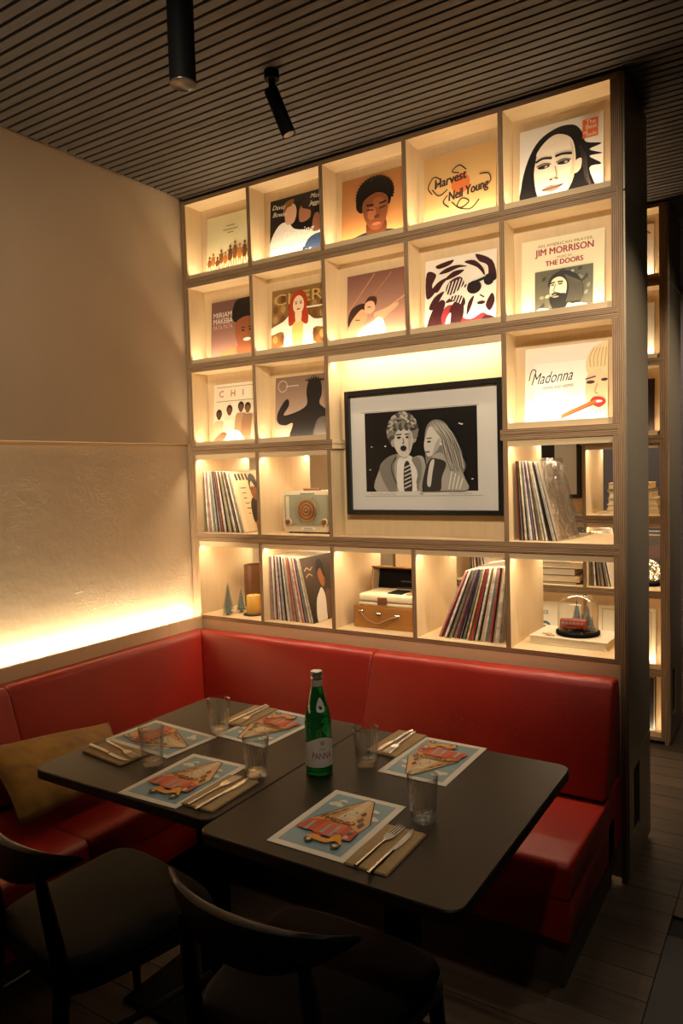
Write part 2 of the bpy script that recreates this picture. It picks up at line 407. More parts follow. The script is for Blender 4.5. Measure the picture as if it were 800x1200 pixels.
# ------------------------------------------------------------------ room shell
ZC = 2.942
fl = struct(MB().box((-0.3, -4.2, -0.12), (6.0, 4.0, -0.012)).build('floor', FLOORM), 'dark wooden plank floor with grey tiles in the aisle')
pi = 0
y = -2.4
plank_meshes = {}
def plank(x0, x1, y0, y1, m):
    global pi
    key = (round(x1 - x0, 3), round(y1 - y0, 3), m.name)
    if key not in plank_meshes:
        plank_meshes[key] = MB().box((0, 0, -0.012), (key[0] - 0.003, key[1] - 0.003, 0.0)).mesh('floor_plank', m)
    link('floor_plank', plank_meshes[key], fl, (x0, y0, 0))
while y < 3.9:
    wd = 0.12
    if y < -0.21:
        for x0, x1 in ((-0.03, 1.2), (1.2, 2.265)): plank(x0, x1, y, y + wd, random.choice(PLANK))
    else:
        s = random.choice((0.5, 0.9, 1.3))
        cuts = [-0.03, s, 2.265, 2.265 + s + 0.6, 6.0]
        for a, b in zip(cuts[:-1], cuts[1:]): plank(a, b, y, y + wd, random.choice(PLANK))
    y += wd
for i in range(6):
    for j in range(4):
        x0 = 2.265 + i * 0.6; y1 = -0.24 - j * 0.6
        if ('t', 0) not in plank_meshes: plank_meshes[('t', 0)] = MB().box((0, 0, -0.012), (0.597, 0.597, 0)).mesh('floor_tile', TILE)
        link('floor_tile', plank_meshes[('t', 0)], fl, (x0, y1 - 0.6, 0))

ce = struct(MB().box((-0.3, -4.2, ZC + 0.03), (6.0, 4.0, ZC + 0.1)).build('ceiling', VOID), 'ceiling of dark narrow wooden slats')
sm = MB().box((-0.008, 0, ZC), (5.95, 0.0325, ZC + 0.028)).mesh('slat', SLAT)
k = 0
y = -2.46
while y < 3.85:
    link('slat', sm, ce, (0, y, 0)); y += 0.0445

wl = struct(MB().box((-0.25, -4.2, 0), (-0.042, 3.9, ZC + 0.03)).build('wall_left', PLASTER), 'rough beige plaster wall washed by hidden light')
MB().box((-0.0419, -4.2, 1.722), (-0.022, 3.9, ZC + 0.028)).build('upper_panel', SMOOTHWALL, wl)
struct(MB().box((-0.25, 3.9, 0), (6.0, 4.1, ZC + 0.03)).build('wall_back', BACKWALL), 'grey wall far behind the bookcases')
struct(MB().box((5.97, -4.2, 0), (6.15, 3.9, ZC + 0.03)).build('wall_right', BACKWALL), 'dark wall beyond the aisle')
# ledge board in front of the light strip
lb = MB().box((0.0, -2.9, 0.0), (0.018, -0.001, 0.838), 0).build('trim_1', PLY)
struct(lb, 'birch plywood ledge board above the red bench along the plaster wall')
MB().box((-0.030, -2.9, 0.800), (-0.002, -0.03, 0.806)).build('light_strip', LEDM, lb)
# cove closing the trough under the strip
MB().box((-0.0415, -2.9, 0.77), (0.0, -0.03, 0.80)).build('trough_board', PLYH, lb)

# ------------------------------------------------------------------ bookcases
W = 0.4125
ZL = [2.930, 2.522, 2.10, 1.685, 1.246, 0.833, 0.40, 0.03]
DEPTH = 0.43; BACK = 0.112
def cellx(c, n=1): return (c * W + (0.010 if c else 0.012), (c + n) * W - (0.010 if c + n < 5 else 0.012))

def bookcase(name, label, loc, rows, front):
    t = thing(name, label, 'bookcase', loc)
    big = (2, 2, 2, 2)      # col, row, ncols, nrows of the picture bay
    # boards
    for r in range(rows + 1):
        z = ZL[r]
        parts = []
        if r > 0: parts.append((z + 0.0008, z + 0.021) if r < rows else (z - 0.010, z + 0.010))
        if 0 < r < rows: parts.append((z - 0.021, z - 0.0008))
        if r == 0: parts.append((z - 0.020, z))
        for a, b in parts:
            spans = [(0.0, 5 * W)]
            if r == 3: spans = [(0.0, 2 * W + 0.010), (4 * W - 0.010, 5 * W)]
            for x0, x1 in spans:
                MB().box((x0 - 0.010, 0, a), (x1 + 0.010, DEPTH, b), 0, 1).build('shelf_board', [PLYH, EDGE_H], t)
    def top(r): return ZL[r] - (0.020 if r == 0 else 0.021)
    def bot(r): return ZL[r + 1] + (0.021 if r + 1 < rows else 0.010)
    # uprights between cells
    for r in range(rows):
        z0, z1 = bot(r), top(r)
        for c in range(6):
            if r in (2, 3) and c == 3: continue
            x = c * W
            MB().box((x - 0.010, 0.001, z0), (x + 0.010, DEPTH, z1), 0, 1).build('divider', [PLY, EDGE_V], t)
    # outer stiles
    x1 = 5 * W
    lo = ZL[rows] - 0.01 if not front else 0.0
    MB().box((-0.036, 0, 0.0), (-0.0102, DEPTH, ZL[0]), 0, 1).build('outer_stile', [PLY, EDGE_V], t)
    MB().box((x1 + 0.0102, 0, 0.0), (x1 + 0.030, DEPTH - 0.01, ZL[0]), 0, 1).build('outer_stile', [PLY, EDGE_V], t)
    # metal end panels with a joint at the first shelf
    ex = x1 + 0.030
    MB().rbox((ex, 0.004, ZL[1] + 0.0015), (ex + 0.008, DEPTH, ZL[0]), 0.0015, 1).build('end_panel', BRONZE, t)
    MB().rbox((ex, 0.004, 0.452), (ex + 0.008, DEPTH, ZL[1] - 0.0015), 0.0015, 1).build('end_panel', BRONZE, t)
    # lower hatch with a dark slot
    h = MB()
    for a, b in (((ex, 0.004, 0.02), (ex + 0.008, 0.085, 0.449)), ((ex, 0.20, 0.02), (ex + 0.008, DEPTH, 0.449)),
                 ((ex, 0.085, 0.02), (ex + 0.008, 0.20, 0.155)), ((ex, 0.085, 0.405), (ex + 0.008, 0.20, 0.449))):
        h.box(a, b)
    hp = h.build('hatch_panel', BRONZE, t)
    MB().box((ex, 0.086, 0.156), (ex + 0.001, 0.199, 0.404)).build('slot', VOID, hp)
    # cells
    shown = 3
    for r in range(rows):
        z0, z1 = bot(r), top(r)
        display = r < 3 or r > 4
        c = 0
        while c < 5:
            n = 1
            if (r, c) == (2, 2): n = 2; z0b = bot(3); z1b = top(2)
            elif r == 3 and c in (2, 3): c += 1; continue
            else: z0b, z1b = z0, z1
            if r == 2 and c == 3: c += 1; continue
            a, b = cellx(c, n); xm = (a + b) / 2; wd = b - a - 0.012
            if n == 2:
                MB().box((a, BACK, z0b), (b, BACK + 0.010, z1b)).build('back_panel', PLY, t)
                MB().box((a, 0.006, z1b - 0.030), (b, 0.020, z1b), 0).build('valance', PLYH, t)
                MB().box((a + 0.006, 0.024, z1b - 0.010), (b - 0.006, 0.034, z1b - 0.001)).build('light_strip', LEDM, t)
                area('bay_strip', (xm, 0.036, z1b - 0.014), (math.radians(28), 0, 0), wd, 0.012, P_DISPLAY * 2.6, WARM, parent=t)
            elif display:
                MB().box((a, BACK, z0b), (b, BACK + 0.010, z1b)).build('back_panel', PLY, t)
                lp = MB().box((a, 0.008, z0b), (b, 0.020, z0b + 0.024), 0).build('lip', PLYH, t)
                MB().box((a + 0.006, 0.024, z0b + 0.0005), (b - 0.006, 0.034, z0b + 0.006)).build('light_strip', LEDM, t)
                area('display_strip', (xm, 0.034, z0b + 0.010), (PI - math.radians(20), 0, 0), wd, 0.012, P_DISPLAY, WARM, parent=t)
            else:
                MB().box((a, 0.006, z1b - 0.026), (b, 0.020, z1b), 0).build('valance', PLYH, t)
                for yy in (0.026, DEPTH - 0.036):
                    MB().box((a + 0.004, yy, z1b - 0.008), (b - 0.004, yy + 0.010, z1b - 0.0005)).build('light_strip', LEDM, t)
                    area('cell_strip', (xm, yy + 0.005, z1b - 0.012), (0, 0, 0), wd + 0.006, 0.010, P_SHELF, WARM, parent=t)
            c += n
    return t

bk1 = bookcase('bookcase', 'tall birch plywood bookcase of lit square cells above the red bench', (0, 0, 0), 5, True)
MB().box((0.019, 0.0, 0.02), (5 * W + 0.010, 0.018, 0.8225), 0).build('apron_panel', PLYH, bk1)
bk2 = bookcase('bookcase', 'floor standing birch plywood bookcase behind the first one across the alcove', (-0.075, 1.5, 0), 7, False)
MB().box((0.0, 0.03, 0.0), (5 * W, DEPTH, 0.019), 0).build('plinth', BLACKMETAL, bk2)
BX2, BY2 = -0.075, 1.5

# ------------------------------------------------------------------ banquette
def extrude(prof, t0, t1, axis, inset=0.010, m0=False, m1=False):
    """prof: (depth, z) ring; extruded along the wall from t0 to t1; m0/m1 mitre the ends at 45 degrees (t follows depth)"""
    cx = sum(p[0] for p in prof) / len(prof); cz = sum(p[1] for p in prof) / len(prof)
    rings = []
    for t, k, mi in ((t0, 1, m0), (t0 + inset * 0.3, 0.4, m0), (t0 + inset, 0, m0), (t1 - inset, 0, m1), (t1 - inset * 0.3, 0.4, m1), (t1, 1, m1)):
        ring = []
        for d, z in prof:
            L = math.hypot(d - cx, z - cz) or 1
            dd, zz = d - (d - cx) / L * inset * k, z - (z - cz) / L * inset * k
            tt = t + (dd if mi else 0)
            ring.append((tt, -dd, zz) if axis == 'x' else (dd, -tt, zz))
        rings.append(ring)
    n = len(prof); vs = [p for r in rings for p in r]; fs = []
    for i in range(len(rings) - 1):
        for k in range(n): fs.append((i * n + k, i * n + (k + 1) % n, (i + 1) * n + (k + 1) % n, (i + 1) * n + k))
    fs.append(tuple(reversed(range(n)))); fs.append(tuple((len(rings) - 1) * n + k for k in range(n)))
    return MB().add(vs, fs)

def roundpoly(pts, rs, n=5):
    out = []
    m = len(pts)
    for i in range(m):
        p = Vector(pts[i]); a = Vector(pts[i - 1]) - p; b = Vector(pts[(i + 1) % m]) - p; r = rs[i]
        if r <= 0: out.append(tuple(p)); continue
        a.normalize(); b.normalize()
        for k in range(n + 1):
            t = k / n; out.append(tuple((p + a * r) * (1 - t) ** 2 + p * 2 * t * (1 - t) + (p + b * r) * t ** 2))
    return out
BZ = 0.405
back_prof = roundpoly([(0.021, 0.42), (0.021, 0.782), (0.112, 0.790), (0.250, BZ + 0.003), (0.21, 0.40)], [0, 0.012, 0.032, 0.01, 0])
seat_prof = roundpoly([(0.19, 0.295), (0.19, BZ - 0.012), (0.705, BZ), (0.705, 0.295)], [0, 0, 0.028, 0.012])
base_prof = roundpoly([(0.10, 0.165), (0.10, 0.294), (0.698, 0.294), (0.698, 0.165)], [0, 0, 0.004, 0.006])
LX = 2.072
br = thing('banquette', 'red leather bench below the bookcase, its end open to the aisle', 'bench', (0, 0, 0))
extrude(back_prof, 0.0, 1.088, 'x', 0.010, m0=True).build('backrest', LEATHER, br, smooth=40)
extrude(back_prof, 1.090, LX, 'x', 0.012).build('backrest', LEATHER, br, smooth=40)
extrude(seat_prof, 0.722, LX, 'x', 0.010).build('seat', LEATHER, br, smooth=40)
extrude(base_prof, 0.724, LX - 0.004, 'x', 0.004).build('base', LEATHER, br, smooth=40)
MB().box((0.64, -0.66, 0.0), (LX - 0.03, -0.03, 0.164)).build('plinth', mat('brown_plinth', (0.06, 0.045, 0.028), 0.6, var=0.1), br)
bl = thing('banquette', 'red leather bench along the plaster wall with a mustard cushion on it', 'bench', (0, 0, 0))
extrude(back_prof, 0.0, 1.158, 'y', 0.010, m0=True).build('backrest', LEATHER, bl, smooth=40)
extrude(back_prof, 1.160, 2.6, 'y', 0.010).build('backrest', LEATHER, bl, smooth=40)
extrude(seat_prof, 0.252, 1.284, 'y', 0.010).build('seat', LEATHER, bl, smooth=40)
extrude(seat_prof, 1.286, 2.6, 'y', 0.010).build('seat', LEATHER, bl, smooth=40)
extrude(base_prof, 0.25, 2.6, 'y', 0.004).build('base', LEATHER, bl, smooth=40)
MB().box((0.03, -2.6, 0.0), (0.62, -0.22, 0.164)).build('plinth', MATS['brown_plinth'], bl)
MB().box((LX - 0.014, -0.188, 0.166), (LX - 0.004, -0.001, 0.40)).build('end_board', LEATHER, br)

# mustard cushion leaning on the left bench
def pillow(corners, bulge, n=14):
    A, B, C_, D = [Vector(c) for c in corners]
    nrm = (B - A).cross(D - A).normalized(); vs = []; fs = []
    for side in (1, -1):
        for i in range(n + 1):
            for j in range(n + 1):
                u, v = i / n, j / n
                e = 0.045 * (math.sin(PI * u) * abs(2 * v - 1) ** 3 * (1 if v > .5 else -1)); e2 = 0.045 * (math.sin(PI * v) * abs(2 * u - 1) ** 3 * (1 if u > .5 else -1))
                uu, vv = u - e2, v - e
                p = A * (1 - uu) * (1 - vv) + B * uu * (1 - vv) + C_ * uu * vv + D * (1 - uu) * vv
                h = (math.sin(PI * u) * math.sin(PI * v)) ** 0.45
                wr = 0.012 * math.sin(9 * u + 4 * v) * math.sin(PI * u) * math.sin(PI * v)
                vs.append(p + nrm * side * (bulge * h + wr * 0.5))
    m = (n + 1) ** 2
    for s in range(2):
        for i in range(n):
            for j in range(n):
                q = [s * m + i * (n + 1) + j, s * m + (i + 1) * (n + 1) + j, s * m + (i + 1) * (n + 1) + j + 1, s * m + i * (n + 1) + j + 1]
                fs.append(q if s == 0 else q[::-1])
    return vs, fs
VELVET = mat('mustard_velvet', (0.27, 0.14, 0.016), 0.75, var=0.5, vscale=12, sheen=0.15, bump=0.25, bscale=40)
cu = MB()
cu.add(*pillow([(0.55, -1.42, 0.468), (0.57, -0.94, 0.468), (0.235, -0.80, 0.565), (0.21, -1.36, 0.640)], 0.055))
bm_o = cu.build('cushion', VELVET, smooth=60); 
bm_ = bmesh.new(); bm_.from_mesh(bm_o.data); bmesh.ops.remove_doubles(bm_, verts=bm_.verts, dist=0.0004); bmesh.ops.recalc_face_normals(bm_, faces=bm_.faces); bm_.to_mesh(bm_o.data); bm_.free()
tag(bm_o, 'mustard yellow velvet cushion slumped on the red bench by the wall', 'cushion')

# ------------------------------------------------------------------ tables
def table(x0, x1, y0, y1, label):
    cx, cy = (x0 + x1) / 2, (y0 + y1) / 2
    t = thing('dining_table', label, 'table', (cx, cy, 0), group=None)
    hx, hy = (x1 - x0) / 2, (y1 - y0) / 2
    m = MB(); ring = rrect(-hx, -hy, hx, hy, 0.035); n = len(ring)
    zs = [(0.722, -0.004), (0.7245, 0), (0.7475, 0), (0.75, -0.0025)]
    vs = []; fs = []
    for z, d in zs:
        for px, py in ring:
            vs.append((px * (1 + d / hx), py * (1 + d / hy), z))
    for i in range(len(zs) - 1):
        for k in range(n): fs.append((i * n + k, i * n + (k + 1) % n, (i + 1) * n + (k + 1) % n, (i + 1) * n + k))
    fs += [tuple(reversed(range(n))), tuple((len(zs) - 1) * n + k for k in range(n))]
    m.add(vs, fs).build('table_top', TABLE, t, smooth=30)
    MB().rbox((-0.20, -0.20, 0.708), (0.20, 0.20, 0.7215), 0.003, 1).build('mounting_plate', BLACKMETAL, t)
    MB().rbox((-0.035, -0.035, 0.013), (0.035, 0.035, 0.7075), 0.004, 1).build('column', BLACKMETAL, t)
    MB().rbox((-0.20, -0.20, 0.001), (0.20, 0.20, 0.0125), 0.004, 1).build('foot_plate', BLACKMETAL, t)
    return t
table(0.792, 1.4605, -1.535, -0.800, 'dark laminate table next to the mustard cushion, pushed against another')
table(1.4625, 2.113, -1.580, -0.815, 'dark laminate table carrying the green bottle, its corner over the bench end')
TZ = 0.7505

# ------------------------------------------------------------------ chairs
def chair(loc, rz, label):
    t = thing('dining_chair', label, 'chair', loc, (0, 0, rz))
    # seat pad: rounded trapezoid, facing +y
    prof = catmull([(-0.205, 0.19), (0, 0.215), (0.205, 0.19), (0.215, 0.05), (0.185, -0.17), (0.10, -0.205), (-0.10, -0.205), (-0.185, -0.17), (-0.215, 0.05)], 5)
    m = MB(); n = len(prof); vs = []; fs = []
    for z, k in ((0.430, 0.94), (0.437, 0.99), (0.450, 1.0), (0.465, 0.97), (0.472, 0.88), (0.474, 0.5)):
        vs += [(x * k, y * k, z) for x, y in prof]
    for i in range(5):
        for k in range(n): fs.append((i * n + k, i * n + (k + 1) % n, (i + 1) * n + (k + 1) % n, (i + 1) * n + k))
    fs += [tuple(reversed(range(n))), tuple(5 * n + k for k in range(n))]
    m.add(vs, fs).build('seat_pad', BLACKPAD, t, smooth=50)
    fr = MB()
    ring = [(x * 1.02, y * 1.02) for x, y in prof]
    fr.prism(ring, 0.402, 0.4295); fr.build('seat_frame', BLACKWOOD, t)
    for sx in (-1, 1):
        MB().tube([(sx * 0.195, 0.185, 0.428), (sx * 0.205, 0.20, 0.22), (sx * 0.215, 0.215, 0.0)], [0.019, 0.017, 0.011], 10).build('leg', BLACKWOOD, t, smooth=60)
        MB().tube([(sx * 0.165, -0.245, 0.0), (sx * 0.165, -0.222, 0.25), (sx * 0.160, -0.205, 0.45), (sx * 0.150, -0.225, 0.60), (sx * 0.145, -0.240, 0.70)], [0.011, 0.017, 0.020, 0.016, 0.012], 10).build('leg', BLACKWOOD, t, smooth=60)
        MB().tube([(sx * 0.205, 0.20, 0.26), (sx * 0.165, -0.222, 0.26)], 0.009, 8).build('stretcher', BLACKWOOD, t, smooth=60)
    # horn-shaped top rail: tall in the middle, pointed at the ends
    vs = []; fs = []; K = 22
    for i in range(K + 1):
        u = -1 + 2 * i / K
        x = 0.235 * u; y = -0.258 + 0.075 * abs(u) ** 2.2
        hgt = 0.012 + 0.082 * (1 - abs(u) ** 2.4); th = 0.006 + 0.014 * (1 - u * u)
        z1 = 0.745 - 0.004 * u * u; lean = 0.018
        for dy, zz in ((-th, z1 - hgt * 0.45), (-th * 0.6 - lean * 0.2, z1 - 0.004), (0 - lean * 0.2, z1), (th * 0.6 - lean * 0.2, z1 - 0.004), (th, z1 - hgt * 0.5), (th * 0.5, z1 - hgt), (-th * 0.5, z1 - hgt)):
            vs.append((x, y + dy, zz))
    q = 7
    for i in range(K):
        for k in range(q): fs.append((i * q + k, i * q + (k + 1) % q, (i + 1) * q + (k + 1) % q, (i + 1) * q + k))
    fs += [tuple(reversed(range(q))), tuple(K * q + k for k in range(q))]
    MB().add(vs, fs).build('top_rail', BLACKWOOD, t, smooth=50)
    return t
chair((1.105, -1.555, 0), math.radians(-9), 'black wooden chair with curved rail, drawn up to the table beside the cushion')
chair((1.742, -1.52, 0), math.radians(0), 'black wooden chair with curved rail, tucked under the table with the bottle')

# ------------------------------------------------------------------ ceiling spotlights
t = thing('ceiling_spotlight', 'long black cylinder spotlight hanging straight down over the tables', 'spotlight', (1.244, -1.289, ZC))
MB().lathe([(0.031, -0.345), (0.035, -0.345), (0.035, -0.03), (0.0, -0.03)], 28).build('housing', BLACKMETAL, t, smooth=40)
MB().lathe([(0.0335, -0.3452), (0.0345, -0.346), (0.0352, -0.345), (0.0352, -0.343)], 28).build('rim', mat('dark_rim', (0.12, 0.11, 0.10), 0.3, metal=0.6), t, smooth=60)
MB().lathe([(0.0, -0.27), (0.012, -0.272), (0.030, -0.335), (0.0305, -0.344)], 28).build('reflector', mat('dull_reflector', (0.10, 0.09, 0.08), 0.25, metal=0.9), t, smooth=60)
MB().lathe([(0.045, 0.0), (0.045, -0.029), (0.0, -0.029)], 24).build('mount', BLACKMETAL, t, smooth=40)
mx, my = 1.084, -0.681
t = thing('ceiling_spotlight', 'small black spotlight tilted on its swivel neck before the bookcase', 'spotlight', (mx, my, ZC))
MB().lathe([(0.026, 0.0), (0.026, -0.030), (0.0, -0.030)], 24).build('mount', BLACKMETAL, t, smooth=40)
MB().lathe([(0.012, -0.029), (0.012, -0.085), (0.0, -0.09)], 16).build('neck', BLACKMETAL, t, smooth=40)
p0 = Vector((0.0, 0.0, -0.075)); p1 = Vector((1.128 - mx, -0.652 - my, 2.728 - ZC)); d = (p1 - p0).normalized()
q = Vector((0, 0, -1)).rotation_difference(d).to_euler()
hs = MB().lathe([(0.019, -0.148), (0.0245, -0.150), (0.0245, 0.012), (0.018, 0.016), (0.0, 0.016)], 24).build('housing', BLACKMETAL, t, p0, q, smooth=40)
MB().lathe([(0.0, -0.144), (0.020, -0.149)], 20).build('lens', mat('frosted_lens', (0.5, 0.5, 0.48), 0.15, metal=0.7), hs, smooth=40)

# ------------------------------------------------------------------ table setting
def menu_print():
    P = Print(0.200, 0.290)
    P.bg('#efe6d2')
    P.rect('#8aa9b0', 0.085, 0.06, 0.915, 0.94)
    for cx, cy, k in ((0.22, 0.76, 1.0), (0.80, 0.66, 0.9), (0.74, 0.78, 0.7), (0.27, 0.83, 0.6)):
        for dx, dy, r in ((-0.05, 0, 0.045), (0.0, 0.015, 0.06), (0.055, 0, 0.045)): P.ell('#e9dfc8', cx + dx * k, cy + dy * k, r * k, r * 0.62 * k)
    P.poly('#dca766', [(0.20, 0.30), (0.15, 0.44), (0.52, 0.93), (0.56, 0.93), (0.40, 0.46), (0.36, 0.30)], False)
    P.poly('#efd9ae', [(0.36, 0.30), (0.40, 0.48), (0.535, 0.93), (0.60, 0.93), (0.64, 0.48), (0.64, 0.30)], False)
    P.poly('#e3b274', [(0.64, 0.30), (0.64, 0.48), (0.595, 0.93), (0.625, 0.93), (0.85, 0.56), (0.82, 0.34)], False)
    P.line('#2c221c', 0.005, [(0.15, 0.45), (0.52, 0.935), (0.62, 0.935), (0.86, 0.56)])
    def quad(c, x, y, w_, h_, sl): P.poly(c, [(x, y), (x + w_, y + sl * w_), (x + w_ + 0.02, y + h_ + sl * w_), (x + 0.02, y + h_)], False)
    for x, y, k in ((0.22, 0.475, 1.0), (0.30, 0.555, 0.9), (0.37, 0.655, 0.75)): quad('#6a4a30', x, y, 0.055 * k, 0.07 * k, 0.9); quad('#c98a4c', x + 0.062 * k, y + 0.04 * k, 0.014, 0.065 * k, 0.9)
    for x, y, k in ((0.73, 0.50, 1.0), (0.67, 0.575, 0.9), (0.64, 0.68, 0.7)): quad('#6a4a30', x, y, 0.06 * k, 0.075 * k, -0.6)
    for y in (0.56, 0.64, 0.72, 0.80): P.line('#d2ab74', 0.003, [(0.42 + (y - 0.5) * 0.28, y), (0.63 - (y - 0.5) * 0.08, y)])
    for x, y in ((0.47, 0.575), (0.56, 0.66)): P.rect('#f8f1e0', x, y, x + 0.05, y + 0.05); P.rect('#5a4636', x + 0.012, y + 0.008, x + 0.034, y + 0.040)
    P.poly('#f0a04a', [(0.17, 0.46), (0.36, 0.53), (0.66, 0.53), (0.83, 0.44), (0.82, 0.40), (0.65, 0.48), (0.36, 0.48), (0.16, 0.40)], False)
    P.text('#1d1512', 'MEN\u00d9', 0.32, 0.478, 0.062, width=0.38, bold=0.004)
    # awnings
    P.poly('#d8542c', [(0.12, 0.27), (0.17, 0.43), (0.38, 0.47), (0.36, 0.27)], False)
    P.poly('#e2673a', [(0.36, 0.26), (0.38, 0.46), (0.66, 0.46), (0.66, 0.24)], False)
    P.poly('#cf4a30', [(0.66, 0.24), (0.66, 0.46), (0.84, 0.40), (0.85, 0.26)], False)
    for x in (0.25, 0.46, 0.58, 0.76): P.poly('#9fb0b4', [(x - 0.02, 0.26), (x - 0.012, 0.41), (x + 0.022, 0.42), (x + 0.022, 0.26)], False)
    P.ell('#7a3b22', 0.77, 0.35, 0.035, 0.03); P.rect('#e8c58c', 0.74, 0.27, 0.80, 0.31)
    # scooter
    for x in (0.42, 0.76): P.ell('#4b4038', x, 0.145, 0.055, 0.036); P.ell('#d8cdb8', x, 0.145, 0.026, 0.017)
    P.poly('#f2a12e', [(0.36, 0.17), (0.44, 0.23), (0.60, 0.20), (0.66, 0.30), (0.70, 0.30), (0.82, 0.17), (0.72, 0.20), (0.62, 0.15), (0.46, 0.16)])
    P.line('#5a4632', 0.006, [(0.60, 0.30), (0.72, 0.31)])
    P.poly('#c23a24', [(0.40, 0.23), (0.52, 0.23), (0.50, 0.255), (0.42, 0.255)])
    return P.mesh('menu_print')
MENU_PRINT = menu_print()
def sheet(w, h, curl):
    m = MB(); n = 8; vs = []; fs = []
    for i in range(n + 1):
        for j in range(n + 1):
            u, v = i / n, j / n
            vs.append((u * w, v * h, 0.0004))
    m.box((0, 0, 0), (w, h, 0.0009)); return m
PAPER_MESH = MB().box((0, 0, 0), (0.200, 0.290, 0.0007)).mesh('paper', PAPER)
def menu(cx, cy, deg, label):
    a = math.radians(deg); off = Vector((-0.100, -0.145, 0)); off.rotate(Euler((0, 0, a)))
    t = thing('menu', label, 'menu', (cx + off.x, cy + off.y, TZ), (0, 0, a), 'illustrated paper menus on the tables')
    sh = link('sheet', PAPER_MESH, t); link('print', MENU_PRINT, t, (0, 0, 0.0008))
    return t
menu(0.952, -1.193, -94, 'illustrated paper menu turned towards the bench along the wall')
menu(1.238, -1.382, 2, 'illustrated paper menu in front of the chair beside the cushion')
menu(1.196, -0.957, 177, 'illustrated paper menu turned to the bench, between two glasses behind the green bottle')
menu(1.768, -0.950, 180, 'illustrated paper menu lying near the table corner over the bench end')
menu(1.733, -1.390, 0.5, 'illustrated paper menu before the chair tucked under the table')

def make_napkin():
    m = MB(); m.rbox((-0.05, -0.095, 0), (0.05, 0.095, 0.0022), 0.0007, 1); lo = m.mesh('napkin_fold', KRAFT)
    m = MB(); m.rbox((-0.049, -0.094, 0.0022), (0.0485, 0.0935, 0.0046), 0.0008, 1); hi = m.mesh('napkin_fold', KRAFT)
    return lo, hi
NAP = make_napkin()
def fork_meshes():
    path = [(0, -0.095, 0.004), (0, -0.05, 0.0045), (0, 0.0, 0.0065), (0, 0.025, 0.0060)]
    h = MB().tube(path, [0.0050, 0.0042, 0.0028, 0.0032], 8, flat=0.5).mesh('handle', STEEL, 60)
    hd = MB(); poly = [(-0.003, 0.022), (0.003, 0.022), (0.0105, 0.036), (0.0115, 0.052), (-0.0115, 0.052), (-0.0105, 0.036)]
    hd.prism(poly, 0.0052, 0.0070); hd = hd.mesh('head', STEEL)
    ti = MB().prism([(-0.0014, 0.050), (0.0014, 0.050), (0.0010, 0.097), (-0.0010, 0.097)], 0.0052, 0.0068).mesh('tine', STEEL)
    return h, hd, ti
def knife_meshes():
    h = MB().tube([(0, -0.10, 0.0045), (0, -0.05, 0.005), (0, 0.005, 0.0045)], [0.0052, 0.0056, 0.0044], 8, flat=0.55).mesh('handle', STEEL, 60)
    b = MB().prism([(-0.0045, 0.002), (0.0045, 0.002), (0.0085, 0.03), (0.0085, 0.075), (0.002, 0.10), (-0.0045, 0.106)], 0.0036, 0.0050).mesh('blade', STEEL)
    return h, b
FORK = fork_meshes(); KNIFE = knife_meshes()
def setting(cx, cy, deg, where, fo=(-0.018, -0.005, 4), ko=(0.014, -0.012, 2), steel_first=True):
    a = math.radians(deg)
    n = thing('napkin', 'folded kraft napkin ' + where, 'napkin', (cx, cy, TZ), (0, 0, a), 'folded kraft napkins')
    link('fold', NAP[0], n); link('fold', NAP[1], n)
    def at(o):
        v = Vector((o[0], o[1], 0)); v.rotate(Euler((0, 0, a))); return (cx + v.x, cy + v.y, TZ + 0.003)
    f = thing('fork', 'steel fork ' + where, 'fork', at(fo), (0, 0, a - math.radians(fo[2])), 'steel forks on napkins')
    link('handle', FORK[0], f); link('head', FORK[1], f)
    for i in range(4): link('tine', FORK[2], f, (-0.0096 + i * 0.0064, 0, 0))
    k = thing('knife', 'steel knife ' + where, 'knife', at(ko), (0, 0, a - math.radians(ko[2])), 'steel knives on napkins')
    link('handle', KNIFE[0], k); link('blade', KNIFE[1], k)
setting(0.922, -1.348, -96, 'at the table corner nearest the mustard cushion', (-0.020, 0.0, 10), (0.018, -0.01, 4))
setting(1.383, -1.402, 2, 'beside the menu on the table drawn against the cushion')
setting(1.070, -0.905, 182, 'behind a glass on the table by the bench corner', (-0.012, -0.002, -4), (0.012, -0.004, 2))
setting(1.622, -0.893, 178, 'between the glass and the menu at the bench backrest', (-0.012, -0.002, -4), (0.012, -0.004, 2))
setting(1.886, -1.440, 1, 'at the rounded table corner in front of the clear glass', (-0.016, -0.004, 3), (0.018, -0.012, 1))

GLASS = thin_glass('clear_glass', base=0.08, rough=0.06, facing=0.58)
def tumbler_mesh():
    prof_o = [(0.0, 0.0), (0.026, 0.0), (0.0285, 0.004), (0.0295, 0.02), (0.0365, 0.106), (0.0362, 0.1075)]
    prof_i = [(0.0348, 0.1065), (0.0340, 0.098), (0.0278, 0.022), (0.024, 0.0145), (0.0, 0.0135)]
    prof = prof_o + prof_i
    def mod(t, i):
        if 2 <= i <= 4: return 1 + (0.05 if i < 4 else 0.010) * (abs(math.cos(10 * (t + (0.35 if i == 4 else 0.0)))) - 0.5)
        return 1
    return MB().lathe(prof, 120, mod=mod).mesh('glass', GLASS, 50)
TUM = tumbler_mesh()
for gx, gy, rz, lab in ((1.082, -1.352, 0.0, 'ribbed clear tumbler standing partly over the menu turned to the wall bench'),
                    (1.078, -1.066, 0.3, 'ribbed clear tumbler beside the napkin near the bench corner'),
                    (1.392, -1.270, 0.6, 'ribbed clear tumbler between the green bottle and a fork'),
                    (1.620, -1.071, 0.2, 'ribbed clear tumbler in front of the napkin next to the green bottle'),
                    (1.897, -1.284, 0.9, 'ribbed clear tumbler at the table corner beside knife and menu')):
    tag(link('tumbler', TUM, None, (gx, gy, TZ), (0, 0, rz)), lab, 'glass', 'ribbed clear tumblers')

